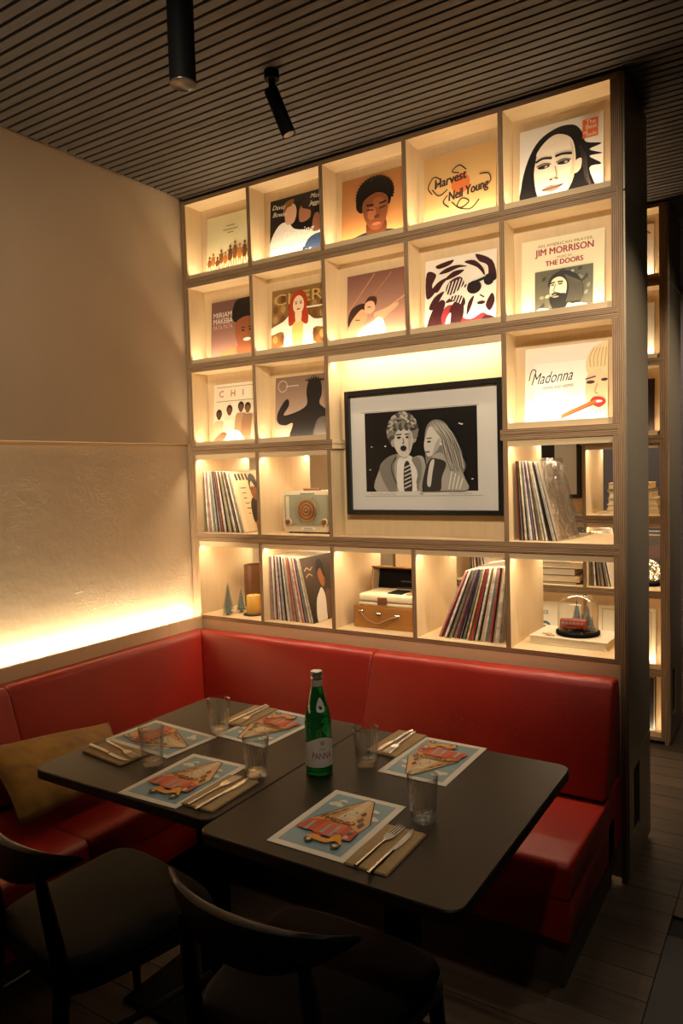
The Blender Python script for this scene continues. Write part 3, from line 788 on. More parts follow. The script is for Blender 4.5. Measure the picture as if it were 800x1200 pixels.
# green water bottle
GREEN = mat('green_bottle_glass', (0.02, 0.30, 0.06), 0.04, trans=0.75, ior=1.48, var=0.02)
t = thing('water_bottle', 'green glass water bottle with white label and screw cap', 'bottle', (1.531, -1.172, TZ), (0, 0, math.radians(50)))
R0 = 0.0365
prof = [(0.0, 0.001), (0.030, 0.0), (R0 - 0.001, 0.006), (R0, 0.014), (R0, 0.130), (R0 - 0.001, 0.145), (0.0325, 0.170), (0.0255, 0.200), (0.0185, 0.226), (0.0150, 0.240), (0.0140, 0.252), (0.0140, 0.262), (0.0, 0.262)]
MB().lathe(catmull(prof[:], 3, False), 40).build('bottle_body', GREEN, t, smooth=60)
MB().lathe([(0.0148, 0.238), (0.0152, 0.239), (0.0148, 0.256), (0.0145, 0.256)], 24).build('neck_label', mat('neck_foil', (0.62, 0.55, 0.46), 0.4, var=0.1, vscale=90), t, smooth=40)
MB().lathe([(0.0150, 0.2565), (0.0162, 0.258), (0.0162, 0.263), (0.0152, 0.2655), (0.0158, 0.268), (0.0158, 0.277), (0.0145, 0.279), (0.0, 0.279)], 28, mod=lambda t_, i: 1 + 0.01 * math.cos(28 * t_)).build('cap', mat('silver_cap', (0.55, 0.52, 0.45), 0.3, metal=0.8), t, smooth=30)
LABEL = mat('bottle_label_paper', (0.82, 0.76, 0.66), 0.5, var=0.04)
def wrap_label(r, half, zlo, ztop, n=36):
    vs = []; fs = []
    for i in range(n + 1):
        u = -1 + 2 * i / n; a = u * half; zt = ztop(u)
        for q in range(5): z = zlo + (zt - zlo) * q / 4; vs.append((r * math.sin(a), -r * math.cos(a), z))
    for i in range(n):
        for q in range(4): fs.append((i * 5 + q, (i + 1) * 5 + q, (i + 1) * 5 + q + 1, i * 5 + q + 1))
    return MB().add(vs, fs)
lab = wrap_label(R0 + 0.0004, 1.75, 0.026, lambda u: 0.088 + 0.022 * math.exp(-(u * 2.2) ** 2) - 0.003 * math.cos(6 * u)).build('label', LABEL, t, smooth=60)
def wrap_text(s_, z, size, r, a0, width=None):
    v, f = text_geo(s_); x0 = min(p[0] for p in v); x1 = max(p[0] for p in v); kx = (width / (x1 - x0)) if width else size
    return MB().add([(r * math.sin(a0 + ((p[0] - x0) * kx - (x1 - x0) * kx / 2) / r), -r * math.cos(a0 + ((p[0] - x0) * kx - (x1 - x0) * kx / 2) / r), z + p[1] * size) for p in v], f)
REDINK = mat('red_label_ink', (0.42, 0.012, 0.010), 0.5)
wrap_text('PANNA', 0.049, 0.026, R0 + 0.0007, 0.0, 0.056).build('lettering', REDINK, lab)
wrap_text('ACQUA', 0.073, 0.007, R0 + 0.0007, 0.0, 0.018).build('lettering', REDINK, lab)
em = MB(); 
for k in range(6):
    a = k * PI / 3; em.add([(0.0 + 0.0, 0, 0), (0.0055 * math.cos(a - 0.3), 0, 0.0055 * math.sin(a - 0.3)), (0.008 * math.cos(a), 0, 0.008 * math.sin(a)), (0.0055 * math.cos(a + 0.3), 0, 0.0055 * math.sin(a + 0.3))], [(0, 1, 2, 3)])
em.xf(Matrix.Translation((0, -R0 - 0.0009, 0.092))).build('emblem', mat('orange_label_ink', (0.55, 0.16, 0.05), 0.5), lab)
for i in range(7): wrap_text('-----------'[: 11 - i % 3], 0.035 + i * 0.0065, 0.006, R0 + 0.0007, -1.15, 0.026 - 0.003 * (i % 3)).build('lettering', mat('grey_label_ink', (0.40, 0.33, 0.26), 0.5), lab)
# shield label on the shoulder
vs = []; fs = []
poly = catmull([(-0.011, 0.178), (0.0, 0.174), (0.011, 0.178), (0.0095, 0.195), (0.0, 0.212), (-0.0095, 0.195)], 5)
def shoulder_r(z):
    for (r0, z0), (r1, z1) in zip(prof[1:-1], prof[2:]):
        if z0 <= z <= z1 and z1 > z0: return r0 + (r1 - r0) * (z - z0) / (z1 - z0) + 0.0004
    return R0
for px, pz in poly:
    r = shoulder_r(pz) + 0.0014; vs.append((r * math.sin(px / r), -r * math.cos(px / r), pz))
MB().add(vs, [tuple(range(len(vs)))]).build('shoulder_label', LABEL, t)

# ------------------------------------------------------------------ record sleeves on display
CV = 0.315
M_FRONT = Euler((PI / 2, 0, 0))
M_SIDE = Matrix(((0, 0, 1), (1, 0, 0), (0, 1, 0))).to_euler()
SLEEVE_MESH = MB().box((0, 0, 0), (CV, 0.004, CV)).mesh('sleeve', SLEEVE)
CLEAR = thin_glass('clear_plastic', base=0.20, rough=0.10, facing=0.45, bumpy=0.9)
def display(P, x, z, label, group='record sleeves shown face out', dy=0.0, name='record_sleeve', glossy=False):
    th = math.radians(4.5)
    t = thing(name, label, 'record', (x, 0.079 + dy, z + 0.0005), (-th, 0, 0), group)
    link('sleeve', SLEEVE_MESH, t)
    link('cover_print', P.mesh('cover_print'), t, (0, -0.0003, 0), M_FRONT)
    return t
ROWZ = {1: ZL[1] + 0.021, 2: ZL[2] + 0.021, 3: ZL[3] + 0.021, 6: ZL[6] + 0.021, 7: ZL[7] + 0.010}
def new(): return Print(CV, CV)

P = new().bg('#e6d9a8')                                   # small brown figures on cream
for k, (x, h) in enumerate(((0.06, 0.20), (0.14, 0.24), (0.23, 0.17), (0.31, 0.27), (0.40, 0.22), (0.50, 0.31), (0.60, 0.36), (0.70, 0.30), (0.80, 0.33), (0.90, 0.25))):
    c = ('#7d4a22', '#a5652d', '#5e3a1c')[k % 3]
    P.ell(c, x, 0.16 + h, 0.022, 0.026); P.poly(c, [(x - 0.035, 0.15 + h * 0.35), (x - 0.03, 0.14 + h * 0.9), (x + 0.03, 0.14 + h * 0.9), (x + 0.04, 0.15 + h * 0.4)])
    for d in (-1, 1): P.line(c, 0.008, [(x + d * 0.012, 0.16 + h * 0.4), (x + d * 0.035, 0.13)]); P.line(c, 0.006, [(x, 0.14 + h * 0.8), (x + d * 0.055, 0.17 + h * (0.5 + 0.3 * (k % 2)))])
for y_, a, b in ((0.80, 0.42, 0.60), (0.74, 0.36, 0.66), (0.69, 0.45, 0.57)): P.line('#8a6a3c', 0.006, [(a, y_), (b, y_)])
display(P, 0.065, ROWZ[1], 'cream record sleeve with a row of small brown dancing figures')

P = new().bg('#17110f')                                   # two singers, white coat
P.poly('#e9ded0', [(0.0, 0.0), (0.0, 0.35), (0.16, 0.60), (0.34, 0.62), (0.46, 0.50), (0.80, 0.42), (0.98, 0.40), (0.90, 0.24), (0.62, 0.20), (0.55, 0.0)])
P.poly('#3a4a66', [(0.62, 0.0), (0.70, 0.30), (0.98, 0.34), (1.0, 0.0)])
P.poly('#d8a887', [(0.30, 0.60), (0.28, 0.80), (0.36, 0.90), (0.46, 0.86), (0.49, 0.74), (0.44, 0.60)])
P.poly('#a9714f', [(0.56, 0.58), (0.54, 0.76), (0.62, 0.86), (0.72, 0.82), (0.74, 0.62)])
P.poly('#8a5a2c', [(0.24, 0.74), (0.28, 0.92), (0.44, 0.95), (0.40, 0.86), (0.32, 0.84)]); P.poly('#2a1a12', [(0.58, 0.80), (0.66, 0.93), (0.84, 0.88), (0.80, 0.60), (0.74, 0.72)])
P.poly('#8c5a40', [(0.78, 0.42), (0.80, 0.62), (0.88, 0.66), (0.94, 0.50), (0.90, 0.40)])
P.text('#f3ead8', 'David', 0.04, 0.86, 0.10, shear=0.3, rot=-6).text('#f3ead8', 'Bowie', 0.05, 0.75, 0.10, shear=0.3, rot=-6)
P.text('#f3ead8', 'Mick', 0.74, 0.90, 0.09, shear=0.3, rot=-6).text('#f3ead8', 'Jagger', 0.72, 0.80, 0.09, shear=0.3, rot=-6)
P.text('#f7efe0', 'Dancing', 0.26, 0.36, 0.17, shear=0.3, rot=4).text('#f7efe0', 'in the', 0.32, 0.22, 0.16, shear=0.3, rot=4).text('#f7efe0', 'Street', 0.34, 0.06, 0.17, shear=0.3, rot=4)
display(P, 0.469, ROWZ[1], 'black record sleeve with two singers, white coat and white script')

P = new().bg('#b07440', '#c98a52')                        # dark-haired person looking down
P.poly('#232530', [(0.05, 0.0), (0.15, 0.13), (0.42, 0.20), (0.80, 0.18), (0.97, 0.08), (1.0, 0.0)])
P.poly('#5b3019', [(0.44, 0.10), (0.42, 0.34), (0.70, 0.34), (0.72, 0.16), (0.58, 0.06)])
P.poly('#150e0b', [(0.24, 0.56), (0.26, 0.78), (0.38, 0.92), (0.56, 0.95), (0.74, 0.88), (0.80, 0.70), (0.76, 0.52), (0.60, 0.70), (0.36, 0.62), (0.34, 0.48)])
for k in range(34):
    a = -0.25 + k * 0.108; P.ell('#150e0b', 0.54 + 0.26 * math.cos(a), 0.70 + 0.225 * math.sin(a), 0.022, 0.052, rot=math.degrees(a) - 90 + (k % 3 - 1) * 25, n=8)
P.poly('#7a4526', [(0.36, 0.62), (0.38, 0.40), (0.48, 0.24), (0.60, 0.20), (0.70, 0.28), (0.75, 0.46), (0.74, 0.64), (0.56, 0.72)])
P.ell('#9a5c34', 0.50, 0.44, 0.07, 0.09); P.ell('#8f5430', 0.60, 0.58, 0.09, 0.07)
P.line('#2a140c', 0.008, [(0.42, 0.50), (0.53, 0.485)]).line('#2a140c', 0.008, [(0.62, 0.485), (0.72, 0.505)])
P.line('#24120b', 0.012, [(0.41, 0.565), (0.53, 0.555)]).line('#24120b', 0.012, [(0.62, 0.555), (0.73, 0.57)])
P.ell('#b5604a', 0.58, 0.285, 0.07, 0.022); P.ell('#59301b', 0.585, 0.385, 0.045, 0.025)
display(P, 0.875, ROWZ[1], 'orange brown record sleeve with a dark-haired person looking down')

P = new().bg('#cfa466', '#d8b177')                        # ornate lettering
P.ell('#d2703a', 0.52, 0.56, 0.13, 0.13)
P.text('#3a2a24', 'Harvest', 0.16, 0.56, 0.17, width=0.44, shear=0.15, rot=7, bold=0.006)
P.text('#3a2a24', 'Neil Young', 0.36, 0.36, 0.17, width=0.54, shear=0.15, rot=7, bold=0.006)
for pts in ([(0.12, 0.50), (0.06, 0.60), (0.14, 0.72), (0.24, 0.66), (0.18, 0.58)], [(0.60, 0.72), (0.50, 0.80), (0.40, 0.74), (0.50, 0.70)],
            [(0.40, 0.34), (0.52, 0.24), (0.64, 0.30), (0.54, 0.36), (0.48, 0.26), (0.66, 0.20), (0.78, 0.30)], [(0.78, 0.62), (0.90, 0.60), (0.93, 0.50), (0.84, 0.44)],
            [(0.34, 0.44), (0.28, 0.36), (0.36, 0.28)], [(0.12, 0.56), (0.22, 0.46), (0.34, 0.52)]):
    P.line('#3a2a24', 0.008, pts, smooth=True)
display(P, 1.283, ROWZ[1], 'tan record sleeve with ornate dark lettering over an orange disc')

P = new().bg('#f0e6d6')                                   # large portrait with black hair
P.poly('#14100f', [(0.05, 0.0), (0.02, 0.30), (0.10, 0.62), (0.24, 0.84), (0.46, 0.94), (0.66, 0.92), (0.76, 0.80), (0.80, 0.68), (0.98, 0.62), (0.84, 0.58), (0.99, 0.50), (0.84, 0.50), (0.98, 0.38), (0.84, 0.36), (0.94, 0.06), (0.86, 0.0)])
P.poly('#f2dfc4', [(0.22, 0.18), (0.17, 0.44), (0.22, 0.70), (0.42, 0.86), (0.62, 0.78), (0.68, 0.56), (0.66, 0.30), (0.55, 0.10), (0.42, 0.0), (0.30, 0.04)])
P.poly('#ecd6b8', [(0.67, 0.34), (0.74, 0.38), (0.75, 0.50), (0.68, 0.48)])
P.poly('#ecd6b8', [(0.44, 0.0), (0.56, 0.12), (0.62, 0.0)], False)
P.poly('#e0c6a2', [(0.58, 0.14), (0.66, 0.32), (0.67, 0.56), (0.62, 0.74), (0.64, 0.50), (0.60, 0.30)]); P.poly('#14100f', [(0.06, 0.0), (0.08, 0.34), (0.16, 0.60), (0.21, 0.66), (0.18, 0.44), (0.22, 0.16), (0.30, 0.0)])
for k in range(6): P.line('#4a4038', 0.004, [(0.72 + k * 0.012, 0.66 - k * 0.06), (0.80, 0.50 - k * 0.05), (0.82 + 0.02 * k, 0.20 - k * 0.03)], True)
for d, cx in ((-1, 0.30), (1, 0.54)):
    P.line('#251c19', 0.014, [(cx - 0.10, 0.575 + 0.02 * (d > 0)), (cx - 0.01, 0.605), (cx + 0.10, 0.585)], True)
    P.ell('#2a201c', cx, 0.50, 0.075, 0.024); P.ell('#c9b79c', cx + 0.03, 0.498, 0.02, 0.012)
    P.line('#3a2d26', 0.006, [(cx - 0.09, 0.52), (cx, 0.54), (cx + 0.09, 0.515)], True)
P.line('#b39a7c', 0.008, [(0.44, 0.48), (0.46, 0.36), (0.42, 0.33)], True); P.ell('#5b463a', 0.39, 0.325, 0.02, 0.010); P.ell('#5b463a', 0.46, 0.325, 0.02, 0.010)
P.poly('#8d6f60', [(0.28, 0.215), (0.38, 0.25), (0.44, 0.24), (0.54, 0.24), (0.46, 0.19), (0.38, 0.18)]); P.line('#3c2a24', 0.006, [(0.28, 0.215), (0.42, 0.222), (0.54, 0.238)], True)
P.rect('#e06a2c', 0.76, 0.72, 0.94, 0.94)
P.text('#f8ecd8', 'The', 0.80, 0.875, 0.075).text('#f8ecd8', 'Best', 0.80, 0.82, 0.075).text('#f8ecd8', 'of', 0.77, 0.77, 0.06).text('#f8ecd8', 'Sade', 0.80, 0.735, 0.07)
display(P, 1.694, ROWZ[1], 'white record sleeve with large black-haired portrait and orange corner label')

P = new().bg('#6e4b42', '#a57a6a')                        # smiling singer, pale lettering
P.poly('#b4714a', [(0.10, 0.0), (0.20, 0.16), (0.48, 0.24), (0.90, 0.14), (1.0, 0.0)])
P.poly('#14100e', [(0.44, 0.70), (0.50, 0.96), (0.74, 1.0), (0.98, 0.98), (1.0, 0.70), (0.96, 0.58), (0.60, 0.60)])
P.poly('#8a4f30', [(0.52, 0.62), (0.52, 0.38), (0.62, 0.20), (0.78, 0.17), (0.92, 0.32), (0.96, 0.62), (0.74, 0.70)])
P.poly('#8a4f30', [(0.58, 0.28), (0.56, 0.12), (0.84, 0.12), (0.86, 0.28)])
P.face(0.74, 0.45, 0.26, '#21120c'); P.ell('#f0e2d0', 0.75, 0.335, 0.075, 0.026)
P.text('#f2e4d2', 'MIRIAM', 0.05, 0.74, 0.12, width=0.38).text('#f2e4d2', 'MAKEBA', 0.05, 0.64, 0.12, width=0.40).text('#dba88a', 'PATA PATA', 0.05, 0.55, 0.10, width=0.40)
display(P, 0.072, ROWZ[2], 'brown record sleeve with smiling singer and pale capital lettering')

P = new().bg('#8d6a38', '#7a5228')                        # red-haired woman on patterned ground
for i in range(7):
    for j in range(6):
        P.ell('#a98449' if (i + j) % 2 else '#6e4526', 0.07 + i * 0.145, 0.10 + j * 0.15, 0.05, 0.06)
P.text('#c9a35e', 'CHER', 0.06, 0.76, 0.24, width=0.88)
P.poly('#efe3cb', [(0.0, 0.42), (0.22, 0.50), (0.38, 0.60), (0.62, 0.60), (0.80, 0.48), (1.0, 0.46), (1.0, 0.34), (0.78, 0.34), (0.76, 0.0), (0.28, 0.0), (0.24, 0.34), (0.0, 0.32)])
P.poly('#d9b86e', [(0.43, 0.0), (0.40, 0.46), (0.50, 0.52), (0.60, 0.46), (0.57, 0.0)])
P.bust(0.51, 0.74, 0.155, '#ecc8a4', '#a83a16', None, long=1.9, dark='#3a1810')
P.line('#efe3cb', 0.012, [(0.66, 0.665), (0.96, 0.66)])
display(P, 0.461, ROWZ[2], 'gold patterned record sleeve with red-haired woman in white coat')

P = new().bg('#7a4f42', '#c99a80')                        # two figures and slanting poles
P.line('#c98a5a', 0.007, [(0.02, 0.48), (0.45, 0.98)]).line('#b87848', 0.007, [(0.05, 0.28), (0.72, 0.96)])
P.poly('#3a2118', [(0.02, 0.40), (0.10, 0.54), (0.28, 0.58), (0.36, 0.48), (0.20, 0.30), (0.04, 0.26)])
P.poly('#d39a72', [(0.0, 0.10), (0.05, 0.30), (0.16, 0.44), (0.26, 0.50), (0.34, 0.40), (0.26, 0.22), (0.16, 0.06)])
P.poly('#4a2a1c', [(0.30, 0.56), (0.36, 0.66), (0.48, 0.64), (0.48, 0.54), (0.40, 0.50)])
P.poly('#dcab86', [(0.30, 0.56), (0.36, 0.60), (0.44, 0.58), (0.46, 0.48), (0.38, 0.42), (0.30, 0.46)])
P.poly('#dca884', [(0.44, 0.40), (0.60, 0.46), (0.82, 0.52), (0.80, 0.46), (0.62, 0.34), (0.56, 0.24)])
P.poly('#f3e9da', [(0.14, 0.0), (0.22, 0.20), (0.40, 0.30), (0.54, 0.36), (0.62, 0.24), (0.60, 0.0)])
P.line('#d9a878', 0.008, [(0.08, 0.16), (0.96, 0.62)])
P.line('#3a2118', 0.006, [(0.34, 0.52), (0.40, 0.51)]).line('#3a2118', 0.006, [(0.14, 0.36), (0.22, 0.35)])
display(P, 0.888, ROWZ[2], 'mauve brown record sleeve with two figures and thin slanting poles')

P = new().bg('#eadfcb')                                   # maroon stencil portrait
D = '#3a1518'
P.poly(D, [(0.02, 0.50), (0.02, 0.84), (0.16, 0.80), (0.10, 0.66), (0.14, 0.56)]); P.poly(D, [(0.16, 0.92), (0.40, 0.96), (0.36, 0.90), (0.20, 0.87)])
P.poly(D, [(0.72, 0.98), (0.94, 0.86), (1.0, 0.62), (0.90, 0.62), (0.88, 0.80), (0.76, 0.88)])
P.poly(D, [(0.30, 0.58), (0.36, 0.68), (0.50, 0.72), (0.56, 0.62), (0.44, 0.52), (0.34, 0.50)])
P.poly(D, [(0.28, 0.70), (0.40, 0.80), (0.56, 0.80), (0.46, 0.74)])
for pts in ([(0.20, 0.80), (0.30, 0.86), (0.46, 0.88), (0.60, 0.84), (0.48, 0.84), (0.32, 0.80)], [(0.10, 0.60), (0.20, 0.70), (0.34, 0.74), (0.26, 0.66), (0.18, 0.56)], [(0.06, 0.36), (0.14, 0.50), (0.28, 0.56), (0.22, 0.46), (0.14, 0.34)],
            [(0.30, 0.40), (0.40, 0.48), (0.54, 0.46), (0.58, 0.36), (0.50, 0.28), (0.46, 0.40)], [(0.56, 0.90), (0.70, 0.90), (0.82, 0.78), (0.84, 0.68), (0.74, 0.80)], [(0.60, 0.20), (0.62, 0.36), (0.70, 0.44), (0.66, 0.30)], [(0.86, 0.30), (0.94, 0.44), (0.98, 0.34), (0.92, 0.22)]):
    P.poly(D, pts)
P.ell('#1d0f12', 0.70, 0.55, 0.10, 0.085); P.ell('#1d0f12', 0.90, 0.62, 0.07, 0.075); P.line('#1d0f12', 0.018, [(0.56, 0.58), (0.98, 0.68)])
P.poly('#8e2f33', [(0.20, 0.0), (0.26, 0.30), (0.40, 0.36), (0.52, 0.20), (0.66, 0.14), (0.84, 0.20), (0.94, 0.0)])
P.poly(D, [(0.04, 0.0), (0.08, 0.26), (0.22, 0.44), (0.30, 0.40), (0.24, 0.20), (0.30, 0.0)]); P.poly(D, [(0.36, 0.30), (0.50, 0.44), (0.56, 0.34), (0.54, 0.16), (0.42, 0.06)])
P.poly('#eadfcb', [(0.32, 0.20), (0.38, 0.26), (0.36, 0.10), (0.30, 0.06)]); P.poly(D, [(0.74, 0.0), (0.84, 0.16), (0.98, 0.12), (1.0, 0.0)])
P.ell(D, 0.80, 0.335, 0.055, 0.022); P.line(D, 0.008, [(0.78, 0.44), (0.84, 0.40)])
for k in range(7): P.line('#eadfcb', 0.008, [(0.30 + k * 0.035, 0.48 - 0.02 * k), (0.36 + k * 0.05, 0.66 + 0.01 * k)])
display(P, 1.277, ROWZ[2], 'cream record sleeve with maroon stencil portrait wearing sunglasses')

P = new().bg('#e9dcb4')                                   # red capitals above a photograph
P.text('#8a5a40', 'AN AMERICAN PRAYER', 0.20, 0.895, 0.05, width=0.66)
P.text('#a3283a', 'JIM MORRISON', 0.17, 0.795, 0.115, width=0.70, bold=0.003)
P.text('#8a5a40', 'MUSIC BY', 0.44, 0.735, 0.035, width=0.18)
P.text('#a3283a', 'THE DOORS', 0.30, 0.655, 0.085, width=0.45, bold=0.003)
P.rect('#5f5b48', 0.17, 0.02, 0.87, 0.60)
for k in range(26):
    x, y_ = 0.19 + random.random() * 0.66, 0.10 + random.random() * 0.48; P.ell(random.choice(('#8a866a', '#3a382c', '#b3ad8c')), x, y_, 0.03, 0.02, rot=random.random() * 90)
P.poly('#26231d', [(0.34, 0.40), (0.38, 0.52), (0.52, 0.57), (0.68, 0.50), (0.76, 0.34), (0.72, 0.16), (0.56, 0.18), (0.44, 0.26)])
P.poly('#dcd3b0', [(0.36, 0.30), (0.38, 0.46), (0.48, 0.50), (0.56, 0.42), (0.54, 0.26), (0.44, 0.22)])
P.poly('#211e18', [(0.35, 0.24), (0.44, 0.29), (0.56, 0.28), (0.56, 0.14), (0.42, 0.10)])
P.poly('#e6ddbe', [(0.18, 0.02), (0.22, 0.14), (0.36, 0.12), (0.44, 0.02)]); P.poly('#cfc6a2', [(0.52, 0.02), (0.58, 0.14), (0.78, 0.14), (0.86, 0.02)])
P.line('#26231d', 0.007, [(0.375, 0.405), (0.41, 0.41)]); P.line('#26231d', 0.008, [(0.365, 0.43), (0.42, 0.44)]); P.line('#26231d', 0.007, [(0.46, 0.41), (0.51, 0.41)]); P.line('#26231d', 0.008, [(0.455, 0.44), (0.52, 0.435)])
P.line('#8a8468', 0.007, [(0.43, 0.41), (0.405, 0.335), (0.43, 0.32)], True); P.line('#26231d', 0.012, [(0.38, 0.29), (0.43, 0.305), (0.49, 0.285)], True); P.ell('#a89c78', 0.43, 0.262, 0.04, 0.010)
for k in range(9): P.line('#5a5444', 0.006, [(0.54 + k * 0.02, 0.52 - k * 0.012), (0.60 + k * 0.018, 0.36), (0.56 + k * 0.022, 0.18)], True)
display(P, 1.695, ROWZ[2], 'cream record sleeve with red capitals above photo of bearded man')

P = new().bg('#ecdfc0')                                   # five people seated
for y_ in (0.95, 0.72): P.line('#7a5c40', 0.004, [(0.06, y_), (0.98, y_)])
for k, ch in enumerate('CHIC'): P.text('#a02f34', ch, 0.12 + k * 0.245, 0.79, 0.15)
for x, h, c, sk in ((0.12, 0.50, '#c9b08c', '#5a3824'), (0.34, 0.56, '#e3d3b4', '#6a4630'), (0.58, 0.60, '#a88460', '#6a4630'), (0.72, 0.58, '#8d6a4c', '#7a5236'), (0.93, 0.60, '#c7ab88', '#5a3824')):
    P.poly(c, [(x - 0.12, 0.0), (x - 0.11, h - 0.14), (x, h - 0.09), (x + 0.11, h - 0.14), (x + 0.12, 0.0)]); P.ell('#2c1c14', x, h + 0.02, 0.062, 0.075); P.ell(sk, x, h - 0.01, 0.047, 0.065)
P.poly('#efe2ca', [(0.30, 0.0), (0.34, 0.20), (0.52, 0.24), (0.66, 0.10), (0.70, 0.0)]); P.poly('#7a5840', [(0.02, 0.10), (0.20, 0.22), (0.30, 0.18), (0.16, 0.06)])
display(P, 0.066, ROWZ[3], 'cream record sleeve with spaced red letters over five seated people')

P = new().bg('#7d6452', '#b79a84')                        # dark silhouette with raised arm
P.poly('#1f1a18', [(0.30, 0.0), (0.34, 0.28), (0.20, 0.26), (0.06, 0.30), (0.04, 0.44), (0.16, 0.62), (0.24, 0.66), (0.26, 0.56), (0.16, 0.42), (0.34, 0.44), (0.52, 0.50), (0.60, 0.58), (0.58, 0.74), (0.62, 0.90), (0.74, 0.95), (0.84, 0.88), (0.86, 0.70), (0.82, 0.56), (0.96, 0.44), (1.0, 0.30), (1.0, 0.0)])
for k in range(8): P.line('#1f1a18', 0.011, [(0.64 + k * 0.025, 0.90), (0.56 + k * 0.05, 0.985 - 0.02 * abs(k - 3))])
P.poly('#4b443f', [(0.72, 0.02), (0.78, 0.30), (0.92, 0.36), (1.0, 0.26), (1.0, 0.02)])
P.line('#cdb8a0', 0.006, [(0.14 + 0.085 * math.cos(k * 0.4), 0.86 + 0.085 * math.sin(k * 0.4)) for k in range(16)], closed=True); P.line('#cdb8a0', 0.008, [(0.20, 0.855), (0.44, 0.855)])
display(P, 0.464, ROWZ[3], 'grey brown record sleeve with dark silhouette raising one arm')

P = new().bg('#efe4cf', '#f3ead8')                        # pale sleeve, black script, cigar
P.rect('#f8f1e2', 0.12, 0.05, 0.90, 0.80)
P.text('#1c1616', 'Madonna', 0.08, 0.545, 0.20, width=0.50, shear=0.35, rot=3)
P.line('#1c1616', 0.006, [(0.05, 0.60), (0.08, 0.72), (0.13, 0.73), (0.13, 0.68)], True)
P.text('#2a2222', 'DEEPER AND DEEPER', 0.22, 0.475, 0.05, width=0.38, rot=2)
P.poly('#f0c89c', [(1.0, 0.12), (0.90, 0.12), (0.80, 0.20), (0.74, 0.40), (0.76, 0.60), (0.86, 0.72), (1.0, 0.72)])
P.poly('#e9d29c', [(1.0, 0.62), (0.90, 0.68), (0.80, 0.62), (0.75, 0.66), (0.75, 0.80), (0.82, 0.93), (0.92, 0.98), (1.0, 0.985)])
for k in range(5): P.line('#c9a868', 0.006, [(0.80 + k * 0.04, 0.70), (0.79 + k * 0.045, 0.82), (0.84 + k * 0.035, 0.93)], True)
P.line('#c9966c', 0.008, [(0.88, 0.50), (0.85, 0.40), (0.89, 0.38)], True)
P.ell('#3a2418', 0.80, 0.52, 0.05, 0.020); P.line('#5a3a26', 0.008, [(0.74, 0.56), (0.86, 0.585)]); P.ell('#3a2418', 0.96, 0.54, 0.04, 0.018)
P.poly('#c8241c', [(0.80, 0.28), (0.84, 0.34), (0.94, 0.33), (0.98, 0.27), (0.90, 0.21)]); P.ell('#f6ead8', 0.89, 0.285, 0.05, 0.014)
P.poly('#9a5a2c', [(0.45, 0.10), (0.46, 0.155), (0.86, 0.31), (0.88, 0.26)], False); P.line('#6a3a1a', 0.006, [(0.45, 0.11), (0.87, 0.265)])
display(P, 1.703, ROWZ[3], 'pale record sleeve with black script name and brown cigar')

# ------------------------------------------------------------------ framed photograph in the bay
fx0, fx1, fz0, fz1 = 0.868, 1.612, 1.362, 1.920
t = thing('framed_photograph', 'large black framed black and white photograph of two people', 'picture', (fx0, 0.0, fz0))
fw, fh = fx1 - fx0, fz1 - fz0
FR = mat('black_picture_frame', (0.010, 0.009, 0.008), 0.35, var=0.1)
for nm, a, b in (('a', (0, 0.075, 0), (0.022, 0.111, fh)), ('b', (fw - 0.022, 0.075, 0), (fw, 0.111, fh)), ('c', (0.022, 0.075, 0), (fw - 0.022, 0.111, 0.022)), ('d', (0.022, 0.075, fh - 0.022), (fw - 0.022, 0.111, fh))):
    MB().rbox(a, b, 0.0015, 1).build('frame_rail', FR, t)
MB().box((0.022, 0.094, 0.022), (fw - 0.022, 0.110, fh - 0.022)).build('mat_board', mat('white_mat_board', (0.80, 0.76, 0.68), 0.8, var=0.02), t)
P = Print(0.535, 0.352)
P.bg('#141210')
G = ['#2a2724', '#55504a', '#8a847a', '#b8b1a4', '#ded8ca', '#f4efe2']
P.poly(G[3], [(0.10, 0.0), (0.13, 0.28), (0.20, 0.42), (0.32, 0.47), (0.40, 0.40), (0.50, 0.44), (0.55, 0.36), (0.54, 0.0)])       # jacket
P.poly(G[5], [(0.31, 0.0), (0.30, 0.36), (0.36, 0.44), (0.44, 0.42), (0.48, 0.20), (0.47, 0.0)])                                 # shirt
P.poly('#3a3733', [(0.36, 0.0), (0.36, 0.30), (0.39, 0.38), (0.42, 0.30), (0.43, 0.0)])
for k in range(6): P.line(G[4], 0.008, [(0.362, 0.04 + k * 0.05), (0.425, 0.08 + k * 0.05)])
P.poly(G[2], [(0.13, 0.28), (0.20, 0.42), (0.30, 0.46), (0.27, 0.30), (0.29, 0.0), (0.22, 0.0)])
P.ell(G[2], 0.355, 0.74, 0.125, 0.215)                                                                                           # curly hair
for k in range(22): a = k * 2 * PI / 22; P.ell((G[2], G[1], G[3])[k % 3], 0.355 + 0.115 * math.cos(a), 0.75 + 0.19 * math.sin(a), 0.032, 0.052)
P.poly(G[4], [(0.29, 0.70), (0.28, 0.58), (0.32, 0.46), (0.38, 0.42), (0.43, 0.50), (0.45, 0.66), (0.42, 0.78), (0.34, 0.80)])
for k in range(7): P.ell((G[1], G[2])[k % 2], 0.29 + k * 0.027, 0.80 + 0.02 * (k % 2), 0.022, 0.05)
for x in (0.325, 0.405): P.ell(G[0], x, 0.67, 0.02, 0.014); P.line(G[1], 0.008, [(x - 0.025, 0.705), (x + 0.025, 0.71)])
P.ell(G[0], 0.365, 0.535, 0.028, 0.036); P.line(G[2], 0.008, [(0.362, 0.66), (0.37, 0.60), (0.355, 0.595)])
P.poly(G[2], [(0.60, 0.20), (0.56, 0.46), (0.56, 0.70), (0.60, 0.83), (0.68, 0.86), (0.76, 0.78), (0.80, 0.58), (0.88, 0.40), (0.90, 0.26), (0.80, 0.12)])  # long hair
